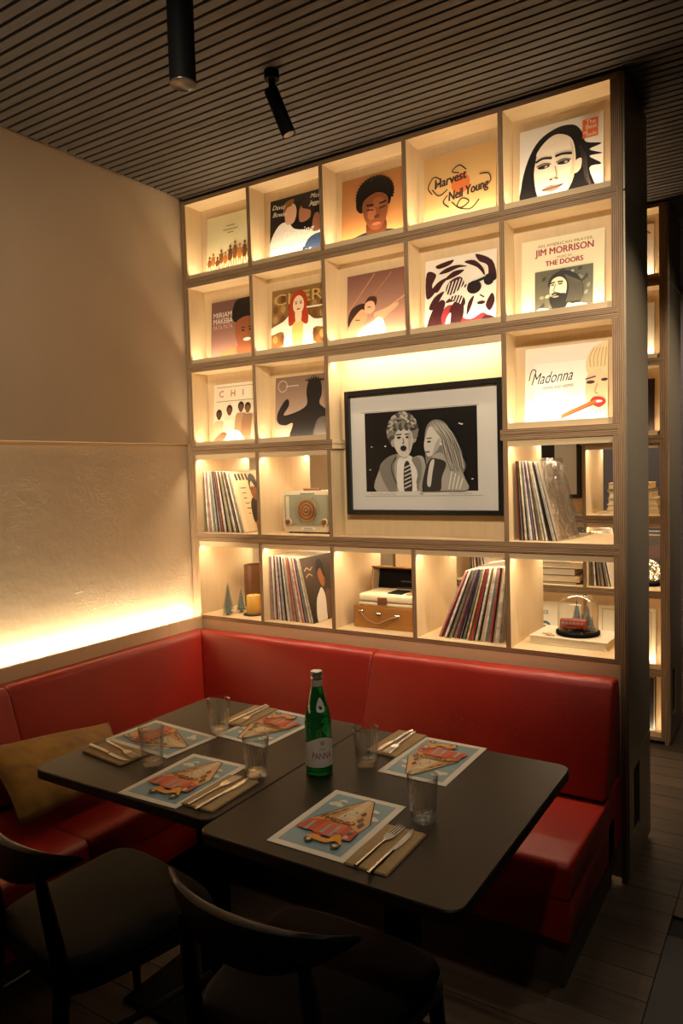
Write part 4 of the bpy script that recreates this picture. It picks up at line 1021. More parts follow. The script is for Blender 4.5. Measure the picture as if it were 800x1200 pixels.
P.poly(G[4], [(0.565, 0.66), (0.55, 0.56), (0.565, 0.46), (0.60, 0.42), (0.67, 0.50), (0.70, 0.62), (0.66, 0.76), (0.60, 0.78)])
P.ell(G[0], 0.595, 0.60, 0.018, 0.012); P.line(G[1], 0.007, [(0.575, 0.64), (0.62, 0.645)]); P.line(G[1], 0.009, [(0.562, 0.475), (0.60, 0.48)])
P.poly(G[3], [(0.52, 0.0), (0.57, 0.22), (0.62, 0.42), (0.70, 0.46), (0.76, 0.36), (0.84, 0.30), (0.90, 0.14), (0.90, 0.0)])
P.poly('#3c3833', [(0.53, 0.0), (0.56, 0.28), (0.60, 0.38), (0.64, 0.40), (0.74, 0.34), (0.70, 0.16), (0.68, 0.0)])
P.poly(G[4], [(0.57, 0.10), (0.60, 0.34), (0.64, 0.38), (0.62, 0.22), (0.60, 0.06)])
for k in range(7): P.line((G[4], G[1], G[3])[k % 3], 0.006, [(0.66 + k * 0.02, 0.80 - k * 0.02), (0.74 + k * 0.02, 0.50), (0.80 + k * 0.015, 0.28)], True)
for k in range(4): P.line(G[5], 0.008, [(0.76 + k * 0.03, 0.02), (0.79 + k * 0.03, 0.24 - 0.03 * k)], True)
P.ell(G[5], 0.70, 0.565, 0.010, 0.016)
for x, y_ in ((0.86, 0.80), (0.88, 0.79), (0.05, 0.28), (0.07, 0.57), (0.20, 0.57), (0.96, 0.14)): P.ell(G[5], x, y_, 0.010, 0.008)
P.line(G[1], 0.006, [(0.30, 0.44), (0.25, 0.30), (0.30, 0.10)], True).line(G[1], 0.006, [(0.47, 0.42), (0.50, 0.28), (0.48, 0.10)], True)
P.poly(G[2], [(0.44, 0.40), (0.50, 0.42), (0.53, 0.30), (0.50, 0.06), (0.48, 0.06), (0.49, 0.26)])
P.poly(G[3], [(0.42, 0.50), (0.445, 0.64), (0.43, 0.76), (0.415, 0.64)]); P.poly(G[3], [(0.63, 0.44), (0.685, 0.54), (0.69, 0.64), (0.65, 0.56)])
for k in range(40):
    a = random.random() * 2 * PI; rr = random.uniform(0.75, 1.1); P.ell(random.choice((G[1], G[2], G[3], G[3])), 0.355 + 0.118 * rr * math.cos(a), 0.775 + 0.165 * rr * abs(math.sin(a)), 0.012, 0.020, rot=random.random() * 180, n=8)
for k in range(16): P.line((G[3], G[1], G[4], G[2])[k % 4], 0.0035, [(0.62 + k * 0.008, 0.835 - abs(k - 7) * 0.004), (0.70 + k * 0.008, 0.66), (0.73 + k * 0.010, 0.44), (0.78 + k * 0.008, 0.24 + 0.01 * (k % 3))], True)
ph = link('photo_print', P.mesh('photo_print'), t, (0.963 - fx0, 0.0937, 1.465 - fz0), M_FRONT)
for a, b in (((0.075, 0.0935, 0.458), (0.64, 0.0939, 0.4595)), ((0.085, 0.0935, 0.082), (0.65, 0.0939, 0.0835))):
    MB().box(a, b).build('mat_line', mat('grey_mat_line', (0.18, 0.17, 0.15), 0.8), t)
for x, s_ in ((0.115, 0.13), (0.36, 0.02), (0.50, 0.10)):
    pts = [(x + s_ * k / 14, 0.0932, 0.092 + 0.0035 * math.sin(k * 2.3)) for k in range(15)]
    MB().tube(pts, 0.0007, 4).build('pencil_note', MATS['grey_mat_line'], t)
MB().box((0.022, 0.084, 0.022), (fw - 0.022, 0.0855, fh - 0.022)).build('glass_pane', thin_glass('picture_glass', base=0.02, rough=0.02, facing=0.2), t)

# ------------------------------------------------------------------ rows of records
PAL = [('black', '#191614'), ('white', '#e8e0d0'), ('cream', '#d9c39a'), ('dark red', '#7c1f1c'), ('grey', '#7c766c'), ('navy', '#232a48'), ('brown', '#5d3c24'),
       ('pale grey', '#b9b2a6'), ('red', '#b8301f'), ('green', '#5d8a5c'), ('olive', '#5c5a2c'), ('purple', '#5a3160'), ('orange', '#c8622a'), ('pink', '#c08a86')]
PM = {n: mat('spine_' + n.replace(' ', '_'), c, 0.5, var=0.35, vscale=26, stretch=(1, 1, 2.0)) for n, c in PAL}
CARD = mat('card_edge', (0.60, 0.52, 0.40), 0.7, var=0.15, vscale=30)
REC = {}
def record_mesh(col, th, right, side='card'):
    k = (col, round(th, 4), right, side)
    if k not in REC:
        m = MB(); x0, x1 = (-th, 0) if right else (0, th)
        m.box((x0, 0, 0), (x1, 0.314, 0.314), 1, 0); REC[k] = m.mesh('record_sleeve', [PM[col], CARD if side == 'card' else PM[side]])
    return REC[k]
def record_row(n, xb, xt, z, cols, where, group, y0=0.045, last_print=None, oy=0.0, hsc=1.0, last_label=None):
    """n records whose feet run xb[0]..xb[1] and whose heads run xt[0]..xt[1]"""
    out = []
    right = (xt[0] - xb[0]) > 0
    cols = [cols[i % len(cols)] for i in range(n)]; seen = set()
    for i in range(1, n - 1):                      # no two sleeves of a row with the same colour and the same neighbours
        for alt in [cols[i]] + ['grey', 'brown', 'navy', 'cream', 'olive', 'pink', 'green', 'purple']:
            if (cols[i - 1], alt, cols[i + 1]) not in seen: break
        cols[i] = alt; seen.add((cols[i - 1], alt, cols[i + 1]))
    pitch = (xb[1] - xb[0]) / n
    for i in range(n):
        u = (i + 0.0) / (n - 1)
        b = xb[0] + (xb[1] - xb[0] - pitch) * u + (pitch if right else 0); tp = xt[0] + (xt[1] - xt[0] - pitch) * u + (pitch if right else 0)
        ang = math.asin(max(-0.6, min(0.6, (tp - b) / 0.314)))
        name = cols[i]; th = max(0.0022, pitch * math.cos(ang) * 0.86)
        o = link('record_sleeve', record_mesh(name, th, right), None, (b, oy + y0 + random.uniform(0, 0.022), z + 0.0006), (0, ang, 0))
        prv = cols[(i - 1) % len(cols)] if i else 'no'; nxt = cols[(i + 1) % len(cols)] if i < n - 1 else 'no'
        nb = f'between {prv} and {nxt} ones' if 'no' not in (prv, nxt) else ('at the start' if prv == 'no' else 'at the end')
        tag(o, f'{name} spined record {nb} {where}', 'record', group)
        out.append(o)
    if last_print is not None:
        o = out[-1]; th = max(0.0022, pitch * 0.86)
        tag(o, last_label, 'record', group)
        link('cover_print', last_print.mesh('cover_print'), o, (max(0.0022, pitch * math.cos(o.rotation_euler.y) * 0.86) + 0.0003, 0, 0), M_SIDE)
    return out
C1 = ['black', 'white', 'pink', 'grey', 'white', 'green', 'pale grey', 'navy', 'white', 'brown', 'dark red', 'white', 'grey', 'black', 'cream', 'olive', 'black', 'pale grey', 'white', 'grey', 'black', 'white', 'dark red', 'cream']
P = Print(0.314, 0.314); P.bg('#e6cfa2')
P.rect('#efdcb6', 0.0, 0.0, 0.10, 1.0)
for k in range(4): P.poly('#221b18', [(0.10 + k * 0.085, 0.86), (0.15 + k * 0.085, 0.86), (0.13 + k * 0.085, 0.97), (0.08 + k * 0.085, 0.97)], False)
for k, c in enumerate(('#3a2c24', '#a5422c', '#3a2c24', '#a5422c', '#3a2c24', '#a5422c')): P.rect(c, 0.16 + 0.01 * k, 0.72 - k * 0.085, 0.30 - 0.02 * (k % 3) + 0.04 * (k == 4), 0.735 - k * 0.085)
P.xs = 0.66
P.poly('#2a211d', [(0.46, 0.16), (0.48, 0.44), (0.62, 0.56), (0.80, 0.56), (0.96, 0.44), (1.0, 0.10), (0.70, 0.10)])
P.poly('#b3653a', [(0.50, 0.0), (0.52, 0.16), (0.64, 0.14), (0.66, 0.0)]); P.poly('#8a5634', [(0.62, 0.74), (0.60, 0.62), (0.68, 0.52), (0.80, 0.54), (0.84, 0.72)])
P.poly('#2a1c14', [(0.58, 0.68), (0.60, 0.88), (0.72, 0.97), (0.88, 0.90), (0.90, 0.68), (0.80, 0.74), (0.68, 0.84)]); P.line('#2a1c14', 0.01, [(0.64, 0.70), (0.70, 0.70)])
record_row(24, (0.022, 0.282), (0.012, 0.196), 1.267, C1, 'in the piano keys row', 'records in the cell beside the vintage radio', last_print=P,
           last_label='record sleeve printed with piano keys and a figure in dark shirt')
C2 = ['pink', 'grey', 'dark red', 'white', 'black', 'white', 'navy', 'pale grey', 'brown', 'black', 'white', 'grey', 'orange', 'black', 'pale grey', 'dark red', 'black', 'white', 'cream', 'orange', 'purple', 'grey', 'black', 'white', 'brown', 'cream']
P = Print(0.314, 0.314); P.bg('#4a3a30', '#2a211c')
P.xs = 0.66
P.poly('#e6dccb', [(0.20, 0.0), (0.30, 0.30), (0.48, 0.44), (0.62, 0.50), (0.70, 0.36), (0.62, 0.10), (0.56, 0.0)]); P.poly('#a5623c', [(0.60, 0.58), (0.58, 0.72), (0.68, 0.80), (0.80, 0.74), (0.80, 0.58), (0.70, 0.50)])
P.poly('#1a1412', [(0.54, 0.74), (0.62, 0.92), (0.82, 0.92), (0.88, 0.70), (0.80, 0.66), (0.72, 0.80)]); P.poly('#6a4a36', [(0.66, 0.0), (0.72, 0.40), (0.90, 0.46), (1.0, 0.30), (1.0, 0.0)])
P.line('#cdb08a', 0.008, [(0.08, 0.80), (0.20, 0.84), (0.30, 0.80), (0.42, 0.84)], True); P.line('#cdb08a', 0.007, [(0.10, 0.70), (0.24, 0.74), (0.36, 0.70)], True)
record_row(26, (0.432, 0.684), (0.427, 0.612), 0.843, C2, 'beside candle and trees', 'records in the cell beside the leather case', last_print=P,
           last_label='dark record sleeve printed with a figure in a white suit')
C3 = ['dark red', 'black', 'grey', 'black', 'cream', 'black', 'grey', 'white', 'purple', 'black', 'white', 'brown', 'grey', 'black', 'cream', 'brown', 'white', 'black', 'cream', 'black', 'white', 'black']
r3 = record_row(22, (1.682, 1.832), (1.672, 1.757), 1.267, C3, 'under clear plastic', 'records in the cell beside the framed photograph')
C4 = ['pink', 'dark red', 'black', 'white', 'black', 'grey', 'brown', 'grey', 'dark red', 'navy', 'black', 'white', 'black', 'cream', 'brown', 'red', 'navy', 'white', 'black', 'cream', 'white', 'black', 'grey', 'red', 'black', 'white', 'cream', 'grey']
record_row(28, (1.318, 1.598), (1.446, 1.634), 0.843, C4, 'in the slumped row', 'records in the cell beside the glass dome')
# glossy clear plastic sleeve bulging over the last of the third row
vs = []; fs = []; n = 14
for i in range(n + 1):
    for j in range(n + 1):
        u, v = i / n, j / n
        x = 1.842 - 0.072 * v + 0.012 * math.sin(PI * u) * math.sin(PI * v) + 0.008 * math.sin(7 * v + 3 * u) * math.sin(PI * u) + 0.055 * max(0, 1 - v * 2.2) ** 2 * u
        vs.append((x, 0.045 + 0.322 * u, 1.2685 + 0.322 * v))
for i in range(n):
    for j in range(n): fs.append((i * (n + 1) + j, (i + 1) * (n + 1) + j, (i + 1) * (n + 1) + j + 1, i * (n + 1) + j + 1))
t = thing('plastic_sleeve', 'clear crinkled plastic record sleeve catching highlights beside the upright records', 'plastic sleeve', (0, 0, 0))
MB().add(vs, fs).build('clear_film', CLEAR, t, smooth=80)
th_ = math.asin((1.757 - 1.832) / 0.314)
MB().box((0, 0, 0), (0.003, 0.314, 0.314), 0).build('inner_card', mat('grey_brown_card', (0.34, 0.27, 0.20), 0.5, var=0.5, vscale=9), t, (1.8335, 0.047, 1.2676), (0, th_, 0))

# ------------------------------------------------------------------ vintage radio
CREAM = mat('aged_cream_plastic', (0.62, 0.52, 0.34), 0.35, var=0.06)
SAGE = mat('sage_green_panel', (0.28, 0.275, 0.185), 0.4, var=0.08)
BROWNP = mat('brown_bakelite', (0.20, 0.065, 0.025), 0.3, var=0.15)
GOLD = mat('dull_gold_trim', (0.45, 0.28, 0.12), 0.35, metal=0.7)
t = thing('radio', 'cream and sage green vintage table radio with round brown speaker', 'radio', (0.482, 0.10, 1.267))
rw, rh, rd = 0.285, 0.205, 0.13
def rounded_slab(w_, h_, y0, y1, r, x=0, z=0):
    m = MB(); m.prism(rrect(x, z, x + w_, z + h_, r, 6), y0, y1)
    m.v = [(p[0], p[2], p[1]) for p in m.v]; return m
rounded_slab(rw, rh - 0.008, 0.0, rd, 0.030, 0, 0.008).build('cabinet', CREAM, t, smooth=40)
rounded_slab(rw - 0.030, rh - 0.058, -0.004, 0.001, 0.010, 0.015, 0.040).build('front_panel', SAGE, t, smooth=40)
rounded_slab(0.018, rh - 0.075, -0.006, -0.003, 0.004, 0.024, 0.050).build('trim_strip', CREAM, t, smooth=40)
scx, scz = rw * 0.52, 0.112
for i, (r, m_) in enumerate(((0.056, GOLD), (0.048, BROWNP), (0.039, GOLD), (0.031, BROWNP), (0.023, GOLD), (0.015, BROWNP), (0.008, GOLD))):
    mb = MB().lathe([(0.0, 0.0), (r, 0.0), (r, 0.004), (r - 0.003, 0.006), (0.0, 0.006 - 0.002)], 32)
    mb.xf(Matrix.Translation((scx, -0.004 - i * 0.0012, scz)) @ Matrix.Rotation(PI / 2, 4, 'X')).build('speaker_ring', m_, t, smooth=40)
for k in range(18):
    a = math.radians(-60 + 120 * (k % 9) / 8) + (PI if k >= 9 else 0)
    MB().box((-0.001, -0.0055, -0.004), (0.001, -0.0035, 0.004)).xf(Matrix.Translation((scx + 0.068 * math.cos(a), 0, scz + 0.068 * math.sin(a))) @ Matrix.Rotation(PI / 2 - a, 4, 'Y')).build('dial_mark', BROWNP, t)
for x in (0.038, rw - 0.038):
    kb = MB().lathe([(0.0, 0.016), (0.010, 0.016), (0.012, 0.012), (0.013, 0.0)], 20).xf(Matrix.Translation((x, -0.004, 0.056)) @ Matrix.Rotation(PI / 2, 4, 'X')).build('knob', BROWNP, t, smooth=40)
    MB().lathe([(0.013, 0.0), (0.018, 0.0), (0.018, 0.004), (0.0135, 0.006)], 20).xf(Matrix.Translation((x, -0.004, 0.056)) @ Matrix.Rotation(PI / 2, 4, 'X')).build('bezel', CREAM, kb, smooth=40)
MB().rbox((scx - 0.045, 0.03, rh + 0.0002), (scx + 0.045, 0.055, rh + 0.010), 0.003, 2).build('carry_handle', BROWNP, t, smooth=40)
MB().rbox((scx - 0.040, -0.003, 0.018), (scx + 0.040, 0.001, 0.030), 0.0015, 1).build('badge', mat('pale_badge', (0.75, 0.70, 0.58), 0.35), t)
MB().rbox((scx - 0.024, -0.0045, 0.022), (scx + 0.024, -0.0028, 0.026), 0.0005, 1).build('badge_line', SAGE, t)
MB().rbox((scx - 0.042, -0.003, rh - 0.016), (scx + 0.042, 0.001, rh - 0.008), 0.0015, 1).build('top_grille', SAGE, t)
for x in (0.03, rw - 0.03):
    for yy in (0.02, rd - 0.02): MB().lathe([(0.008, 0.0), (0.010, 0.009)], 12, (x, yy, 0.0)).build('foot', BROWNP, t)

# ------------------------------------------------------------------ record player in its leather case
TAN = mat('tan_leather', (0.40, 0.175, 0.040), 0.45, var=0.12, vscale=8, bump=0.06, bscale=150)
LINING = mat('black_lining', (0.005, 0.0045, 0.004), 0.8, var=0.1, spec=0.1)
IVORY = mat('ivory_plastic', (0.78, 0.68, 0.44), 0.3, var=0.04)
t = thing('record_player', 'portable ivory record player in an open tan leather case', 'record player', (0.872, 0.085, 0.843))
cw, ch, cd = 0.325, 0.098, 0.245
rounded = MB().prism(rrect(0, 0, cw, cd, 0.022, 5), 0.001, ch)
cs = rounded.build('case_base', TAN, t, smooth=40)
MB().prism(rrect(0.004, 0.004, cw - 0.004, cd - 0.004, 0.020, 5), ch, ch + 0.003).build('stitching_rim', mat('tan_edge', (0.30, 0.12, 0.03), 0.5, var=0.1), cs, smooth=40)
pl = MB().rbox((0.026, 0.018, ch + 0.0032), (cw - 0.012, cd - 0.035, ch + 0.018), 0.004, 2).build('player_deck', IVORY, t, smooth=40)
MB().rbox((0.028, 0.016, ch + 0.019), (cw - 0.014, cd - 0.037, ch + 0.056), 0.010, 3).build('player_cover', IVORY, t, smooth=40)
MB().rbox((0.128, 0.013, ch + 0.010), (0.178, 0.0165, ch + 0.045), 0.002, 1).build('latch_plate', mat('copper_brown_latch', (0.28, 0.12, 0.05), 0.3, metal=0.7), t)
MB().rbox((0.160, 0.05, ch + 0.0562), (0.235, 0.15, ch + 0.060), 0.001, 1).build('top_grille', LINING, t)
MB().rbox((0.255, 0.05, ch + 0.0562), (0.290, 0.10, ch + 0.062), 0.002, 1).build('control_switch', GOLD, t)
# lid standing open behind: shallow tray whose open side looks forward
li = MB()
LZ0, LH, LD = ch + 0.004, 0.142, 0.085
lid_M = Matrix.Translation((0, cd - 0.002, LZ0)) @ Matrix.Rotation(math.radians(-12), 4, 'X')
for a, b in (((0, 0, 0), (cw, 0.006, LH)), ((0, -LD, LH - 0.006), (cw, -0.0001, LH)), ((0, -LD * 0.9, 0.006), (0.006, -0.0001, LH - 0.0062)), ((cw - 0.006, -LD * 0.9, 0.006), (cw, -0.0001, LH - 0.0062))):
    li.rbox(a, b, 0.0025, 1)
lid = li.xf(lid_M).build('case_lid', TAN, t, smooth=40)
MB().box((0.008, -0.012, 0.004), (cw - 0.008, -0.0005, LH - 0.008)).xf(lid_M).build('lid_lining', LINING, lid)
MB().box((0.0062, -LD * 0.85, 0.02), (0.008, -0.013, LH - 0.010)).xf(lid_M).build('side_lining', CREAM, lid)
MB().tube([(0.05, -0.013, 0.03), (0.12, -0.020, 0.045), (0.22, -0.018, 0.048), (0.29, -0.013, 0.030)], 0.004, 8).xf(lid_M).build('lid_strap', mat('dark_strap', (0.05, 0.045, 0.04), 0.3), lid, smooth=60)
MB().box((0.13, -0.0135, 0.075), (0.20, -0.0122, 0.082)).xf(lid_M).build('maker_plate', mat('dark_strap', (0.05, 0.045, 0.04), 0.3), lid)
hd = MB().tube(catmull([(0.048, -0.004, 0.072), (0.085, -0.020, 0.045), (0.145, -0.024, 0.026), (0.205, -0.020, 0.050), (0.238, -0.004, 0.062)], 5, False), 0.0035, 8, flat=1.6).build('strap_handle', mat('worn_strap', (0.26, 0.13, 0.06), 0.5, var=0.2), t, smooth=60)
for x, z in ((0.048, 0.072), (0.238, 0.062), (0.143, 0.066)):
    MB().rbox((x - 0.010, -0.006, z - 0.008), (x + 0.010, 0.0005, z + 0.008), 0.002, 1).build('buckle', STEEL, t)

# ------------------------------------------------------------------ candle, vase, little trees
FIR = mat('bottle_brush_fir', (0.07, 0.10, 0.06), 0.8, var=0.5, vscale=90)
FIRB = mat('blue_fir', (0.035, 0.075, 0.075), 0.8, var=0.5, vscale=90)
SNOW = mat('frosted_tips', (0.62, 0.62, 0.52), 0.8, var=0.1)
CORK = mat('tree_stump', (0.30, 0.17, 0.07), 0.7, var=0.1)
def fir(x, y, z, h, r, label, m=FIR, group='miniature brush fir trees', tips=SNOW):
    t = thing('miniature_fir', label, 'ornament', (x, y, z), (0, 0, random.random() * 6), group)
    MB().lathe([(r * 0.33, 0.0), (r * 0.33, h * 0.09), (0.0, h * 0.09)], 12).build('stump', CORK, t, smooth=40)
    b = MB(); tp = MB(); L = 12; K = 20
    b.lathe([(r * 0.3, h * 0.10), (r * 0.45, h * 0.18), (r * 0.15, h * 0.62), (0.0, h * 0.98)], 12)
    for i in range(L):
        u = i / (L - 1); zz = h * (0.12 + 0.82 * u); rr = r * (1 - u) ** 0.85 + r * 0.06
        for k in range(K):
            a = 2 * PI * (k + 0.5 * (i % 2)) / K + random.uniform(-0.08, 0.08); q = rr * random.uniform(0.88, 1.05); wv = 2 * PI / K * 0.42
            c0 = (rr * 0.3 * math.cos(a - wv), rr * 0.3 * math.sin(a - wv), zz + h * 0.02); c1 = (rr * 0.3 * math.cos(a + wv), rr * 0.3 * math.sin(a + wv), zz + h * 0.02)
            tipp = (q * math.cos(a), q * math.sin(a), zz - h * 0.015); c2 = (rr * 0.35 * math.cos(a), rr * 0.35 * math.sin(a), zz + h * 0.06)
            b.add([c0, c1, tipp, c2], [(0, 2, 3), (2, 1, 3), (0, 1, 2)])
            s1 = (0.72 * q * math.cos(a - 0.07), 0.72 * q * math.sin(a - 0.07), zz + h * 0.032); s2 = (0.72 * q * math.cos(a + 0.07), 0.72 * q * math.sin(a + 0.07), zz + h * 0.032)
            if True: tp.add([s1, s2, (1.06 * q * math.cos(a), 1.06 * q * math.sin(a), zz - h * 0.004)], [(0, 1, 2)])
    br_ = b.build('bristles', m, t); br_['kind'] = 'stuff'
    tb = tp.build('frosted_tips', tips, t); tb['kind'] = 'stuff'
    return t
fir(0.110, 0.098, 0.8435, 0.160, 0.032, 'tallest of three green brush firs on the shelf by the candle')
fir(0.168, 0.132, 0.8435, 0.125, 0.030, 'middle sized green brush fir beside the candle dish')
fir(0.150, 0.048, 0.8435, 0.085, 0.028, 'smallest green brush fir in front of the other two')
t = thing('pillar_candle', 'yellow pillar candle on a dark dish', 'candle', (0.265, 0.115, 0.8435))
MB().lathe([(0.034, 0.0055), (0.036, 0.008), (0.036, 0.098), (0.033, 0.101), (0.028, 0.096), (0.0, 0.095)], 28).build('wax', mat('yellow_wax', (0.62, 0.36, 0.07), 0.4, var=0.05), t, smooth=50)
MB().tube([(0, 0, 0.095), (0.001, 0, 0.106)], 0.0012, 6).build('wick', BLACKMETAL, t)
MB().lathe([(0.0, 0.0), (0.050, 0.0), (0.055, 0.004), (0.053, 0.005), (0.0, 0.005)], 28).build('dish', mat('dark_grey_dish', (0.035, 0.034, 0.030), 0.4, var=0.1), t, smooth=40)
tag(MB().lathe([(0.0, 0.0), (0.058, 0.0), (0.060, 0.003), (0.060, 0.226), (0.057, 0.226), (0.056, 0.010), (0.0, 0.010)], 32).build('vase', mat('brown_cylinder', (0.13, 0.055, 0.020), 0.4, var=0.12), None, (0.118, 0.315, 0.8435), smooth=40), 'plain brown cylindrical vase behind the yellow candle', 'vase')

# ------------------------------------------------------------------ glass dome with bus on a book
def book(x0, x1, y0, y1, z, th, cover, label, group=None, rz=0.0, spine='front'):
    t = thing('book', label, 'book', ((x0 + x1) / 2, (y0 + y1) / 2, z), (0, 0, rz), group)
    hx, hy = (x1 - x0) / 2, (y1 - y0) / 2
    pg = mat('book_pages', (0.70, 0.60, 0.42), 0.8, var=0.1, vscale=40, stretch=(1, 1, 14))
    MB().rbox((-hx, -hy, 0), (hx, hy, 0.003), 0.0008, 1).build('cover_board', cover, t)
    MB().rbox((-hx, -hy, th - 0.003), (hx, hy, th), 0.0008, 1).build('cover_board', cover, t)
    if spine == 'front':
        MB().box((-hx + 0.004, -hy + 0.003, 0.0031), (hx - 0.004, hy - 0.004, th - 0.0031)).build('page_block', pg, t)
    else:
        MB().box((-hx + 0.004, -hy + 0.006, 0.0031), (hx - 0.004, hy - 0.004, th - 0.0031)).build('page_block', pg, t)
        MB().box((-hx, -hy, 0.0031), (hx, -hy + 0.0055, th - 0.0031)).build('spine', cover, t)
    return t
WHITEB = mat('white_book_cover', (0.70, 0.62, 0.46), 0.5, var=0.05)
book(1.700, 2.010, 0.110, 0.330, 0.8435, 0.031, WHITEB, 'pale hardback book lying under the glass dome', rz=math.radians(-3))
DX, DY, DZ = 1.866, 0.215, 0.875
t = thing('glass_dome', 'glass dome on a round black base over a toy bus', 'ornament', (DX, DY, DZ))
MB().lathe([(0.0, 0.0), (0.082, 0.0), (0.086, 0.004), (0.086, 0.014), (0.080, 0.018), (0.0, 0.018)], 40).build('base', BLACKMETAL, t, smooth=40)
DOME = thin_glass('dome_glass', base=0.03, rough=0.02, facing=0.38)
prof = [(0.078, 0.0185), (0.079, 0.03), (0.079, 0.100)] + [(0.079 * math.cos(a * PI / 20), 0.100 + 0.062 * math.sin(a * PI / 20)) for a in range(1, 11)]
MB().lathe(prof[:-1] + [(0.0, 0.162)], 40).build('dome', DOME, t, smooth=60)
REDBUS = mat('red_toy_paint', (0.22, 0.022, 0.010), 0.35, var=0.05)
b = thing('toy_bus', 'small red toy bus under the glass dome', 'toy', (DX - 0.012, DY - 0.022, DZ + 0.0185), (0, 0, math.radians(6)))
MB().rbox((-0.052, -0.017, 0.006), (0.052, 0.017, 0.046), 0.006, 3).build('body', REDBUS, b, smooth=40)
for k in range(6): MB().rbox((-0.044 + k * 0.0145, -0.0176, 0.026), (-0.033 + k * 0.0145, -0.0165, 0.036), 0.0005, 1).build('window', mat('toy_window', (0.30, 0.22, 0.18), 0.2), b)
for x in (-0.032, 0.032):
    for yy in (-0.016, 0.016): MB().lathe([(0.0, -0.003), (0.007, -0.003), (0.007, 0.003), (0.0, 0.003)], 14).xf(Matrix.Translation((x, yy, 0.007)) @ Matrix.Rotation(PI / 2, 4, 'X')).build('wheel', BLACKMETAL, b, smooth=40)
MB().box((-0.022, -0.0178, 0.011), (0.012, -0.0168, 0.015)).build('side_stripe', GOLD, b)
fir(DX - 0.012, DY + 0.032, DZ + 0.0185, 0.118, 0.026, 'tall blue brush fir at the centre of the glass dome', FIRB, 'blue firs under the glass dome')
fir(DX + 0.034, DY + 0.022, DZ + 0.0185, 0.100, 0.024, 'blue brush fir behind the toy bus cab', FIRB, 'blue firs under the glass dome')
fir(DX + 0.058, DY - 0.012, DZ + 0.0185, 0.062, 0.015, 'small blue brush fir at the front of the toy bus', FIRB, 'blue firs under the glass dome')
fir(DX - 0.064, DY - 0.012, DZ + 0.0185, 0.040, 0.011, 'tiny blue brush fir at the rear of the toy bus', FIRB, 'blue firs under the glass dome')
fir(DX + 0.018, DY + 0.006, DZ + 0.0185, 0.072, 0.014, 'slim blue brush fir close behind the toy bus roof', FIRB, 'blue firs under the glass dome')
tag(MB().tube(catmull([(1.745 + 0.02 * math.cos(k * 2.1) + 0.012 * k * 0.4, 0.15 + 0.02 * math.sin(k * 1.7), 0.8762 + 0.0022 * (k % 3)) for k in range(9)], 6, False), 0.0012, 6).build('string', mat('jute_string', (0.42, 0.24, 0.09), 0.8), smooth=60), 'loose loop of tan string on the pale book', 'string')

# ------------------------------------------------------------------ contents of the rear bookcase
def cell2(c): return BX2 + c * W
g2 = 'record sleeves shown in the rear bookcase'
def disp2(P, c, r, label): return display(P, cell2(c) + 0.048, ROWZ[r], label, g2, dy=BY2)
P = new().bg('#ecdcc8'); P.line('#c05a48', 0.014, [(0.30, 0.80), (0.42, 0.90), (0.50, 0.80), (0.60, 0.90), (0.72, 0.80), (0.84, 0.90), (0.94, 0.84)], True); P.ell('#c87868', 0.45, 0.15, 0.08, 0.10)
disp2(P, 4, 1, 'pale pink record sleeve with red scribbled script in rear bookcase')
P = new().bg('#ece2cc'); P.text('#3d6a8a', 'R&', 0.62, 0.86, 0.12).text('#3d6a8a', 'I', 0.62, 0.74, 0.12); P.rect('#d9cfb8', 0.28, 0.06, 0.88, 0.66); P.bust(0.60, 0.42, 0.13, '#c8bda6', '#24211e', '#2a2724')
disp2(P, 4, 2, 'white record sleeve with blue letters above grey man in rear bookcase')
P = new().bg('#3a2a22'); P.rect('#2a1d18', 0.62, 0.0, 1.0, 1.0)
for k in range(9): P.rect('#d9c9b4' if k % 3 else '#c88a6a', 0.78, 0.94 - k * 0.10, 0.86, 1.0 - k * 0.10)
P.ell('#8a8078', 0.40, 0.24, 0.16, 0.22); P.ell('#d8d0c4', 0.30, 0.14, 0.10, 0.10)
disp2(P, 4, 3, 'dark brown record sleeve with vertical pale lettering in rear bookcase')
for c, r, a, b_, lab in ((3, 1, '#c9a878', '#7a5236', 'tan record sleeve with brown oval figure in rear bookcase'), (2, 1, '#5a4438', '#caa27a', 'brown record sleeve with tan oval figure in rear bookcase'),
                     (3, 2, '#d8ccb0', '#3a4a5a', 'cream record sleeve with blue oval figure in rear bookcase'), (2, 2, '#8a3a2c', '#e0cba6', 'red record sleeve with cream oval figure in rear bookcase')):
    pass
P = new().bg('#e9ddc2'); P.text('#4a5a66', '\u00f6yks', 0.10, 0.76, 0.16); P.ell('#4a5a66', 0.32, 0.50, 0.13, 0.13); P.ell('#e9ddc2', 0.32, 0.50, 0.08, 0.08); P.ell('#4a5a66', 0.32, 0.50, 0.04, 0.04); P.ell('#b5623c', 0.40, 0.16, 0.05, 0.04, 40)
disp2(P, 3, 6, 'cream record sleeve with grey ring emblem low in rear bookcase')
P = new().bg('#e6d8b8'); P.line('#a8936c', 0.006, [(0.08, 0.06), (0.92, 0.06), (0.92, 0.94), (0.08, 0.94)], closed=True); P.poly('#6a4058', [(0.36, 0.10), (0.44, 0.30), (0.60, 0.36), (0.66, 0.20), (0.56, 0.08)]); P.ell('#7a6a50', 0.86, 0.88, 0.03, 0.03)
disp2(P, 4, 6, 'cream record sleeve with purple shape and thin border in rear bookcase')
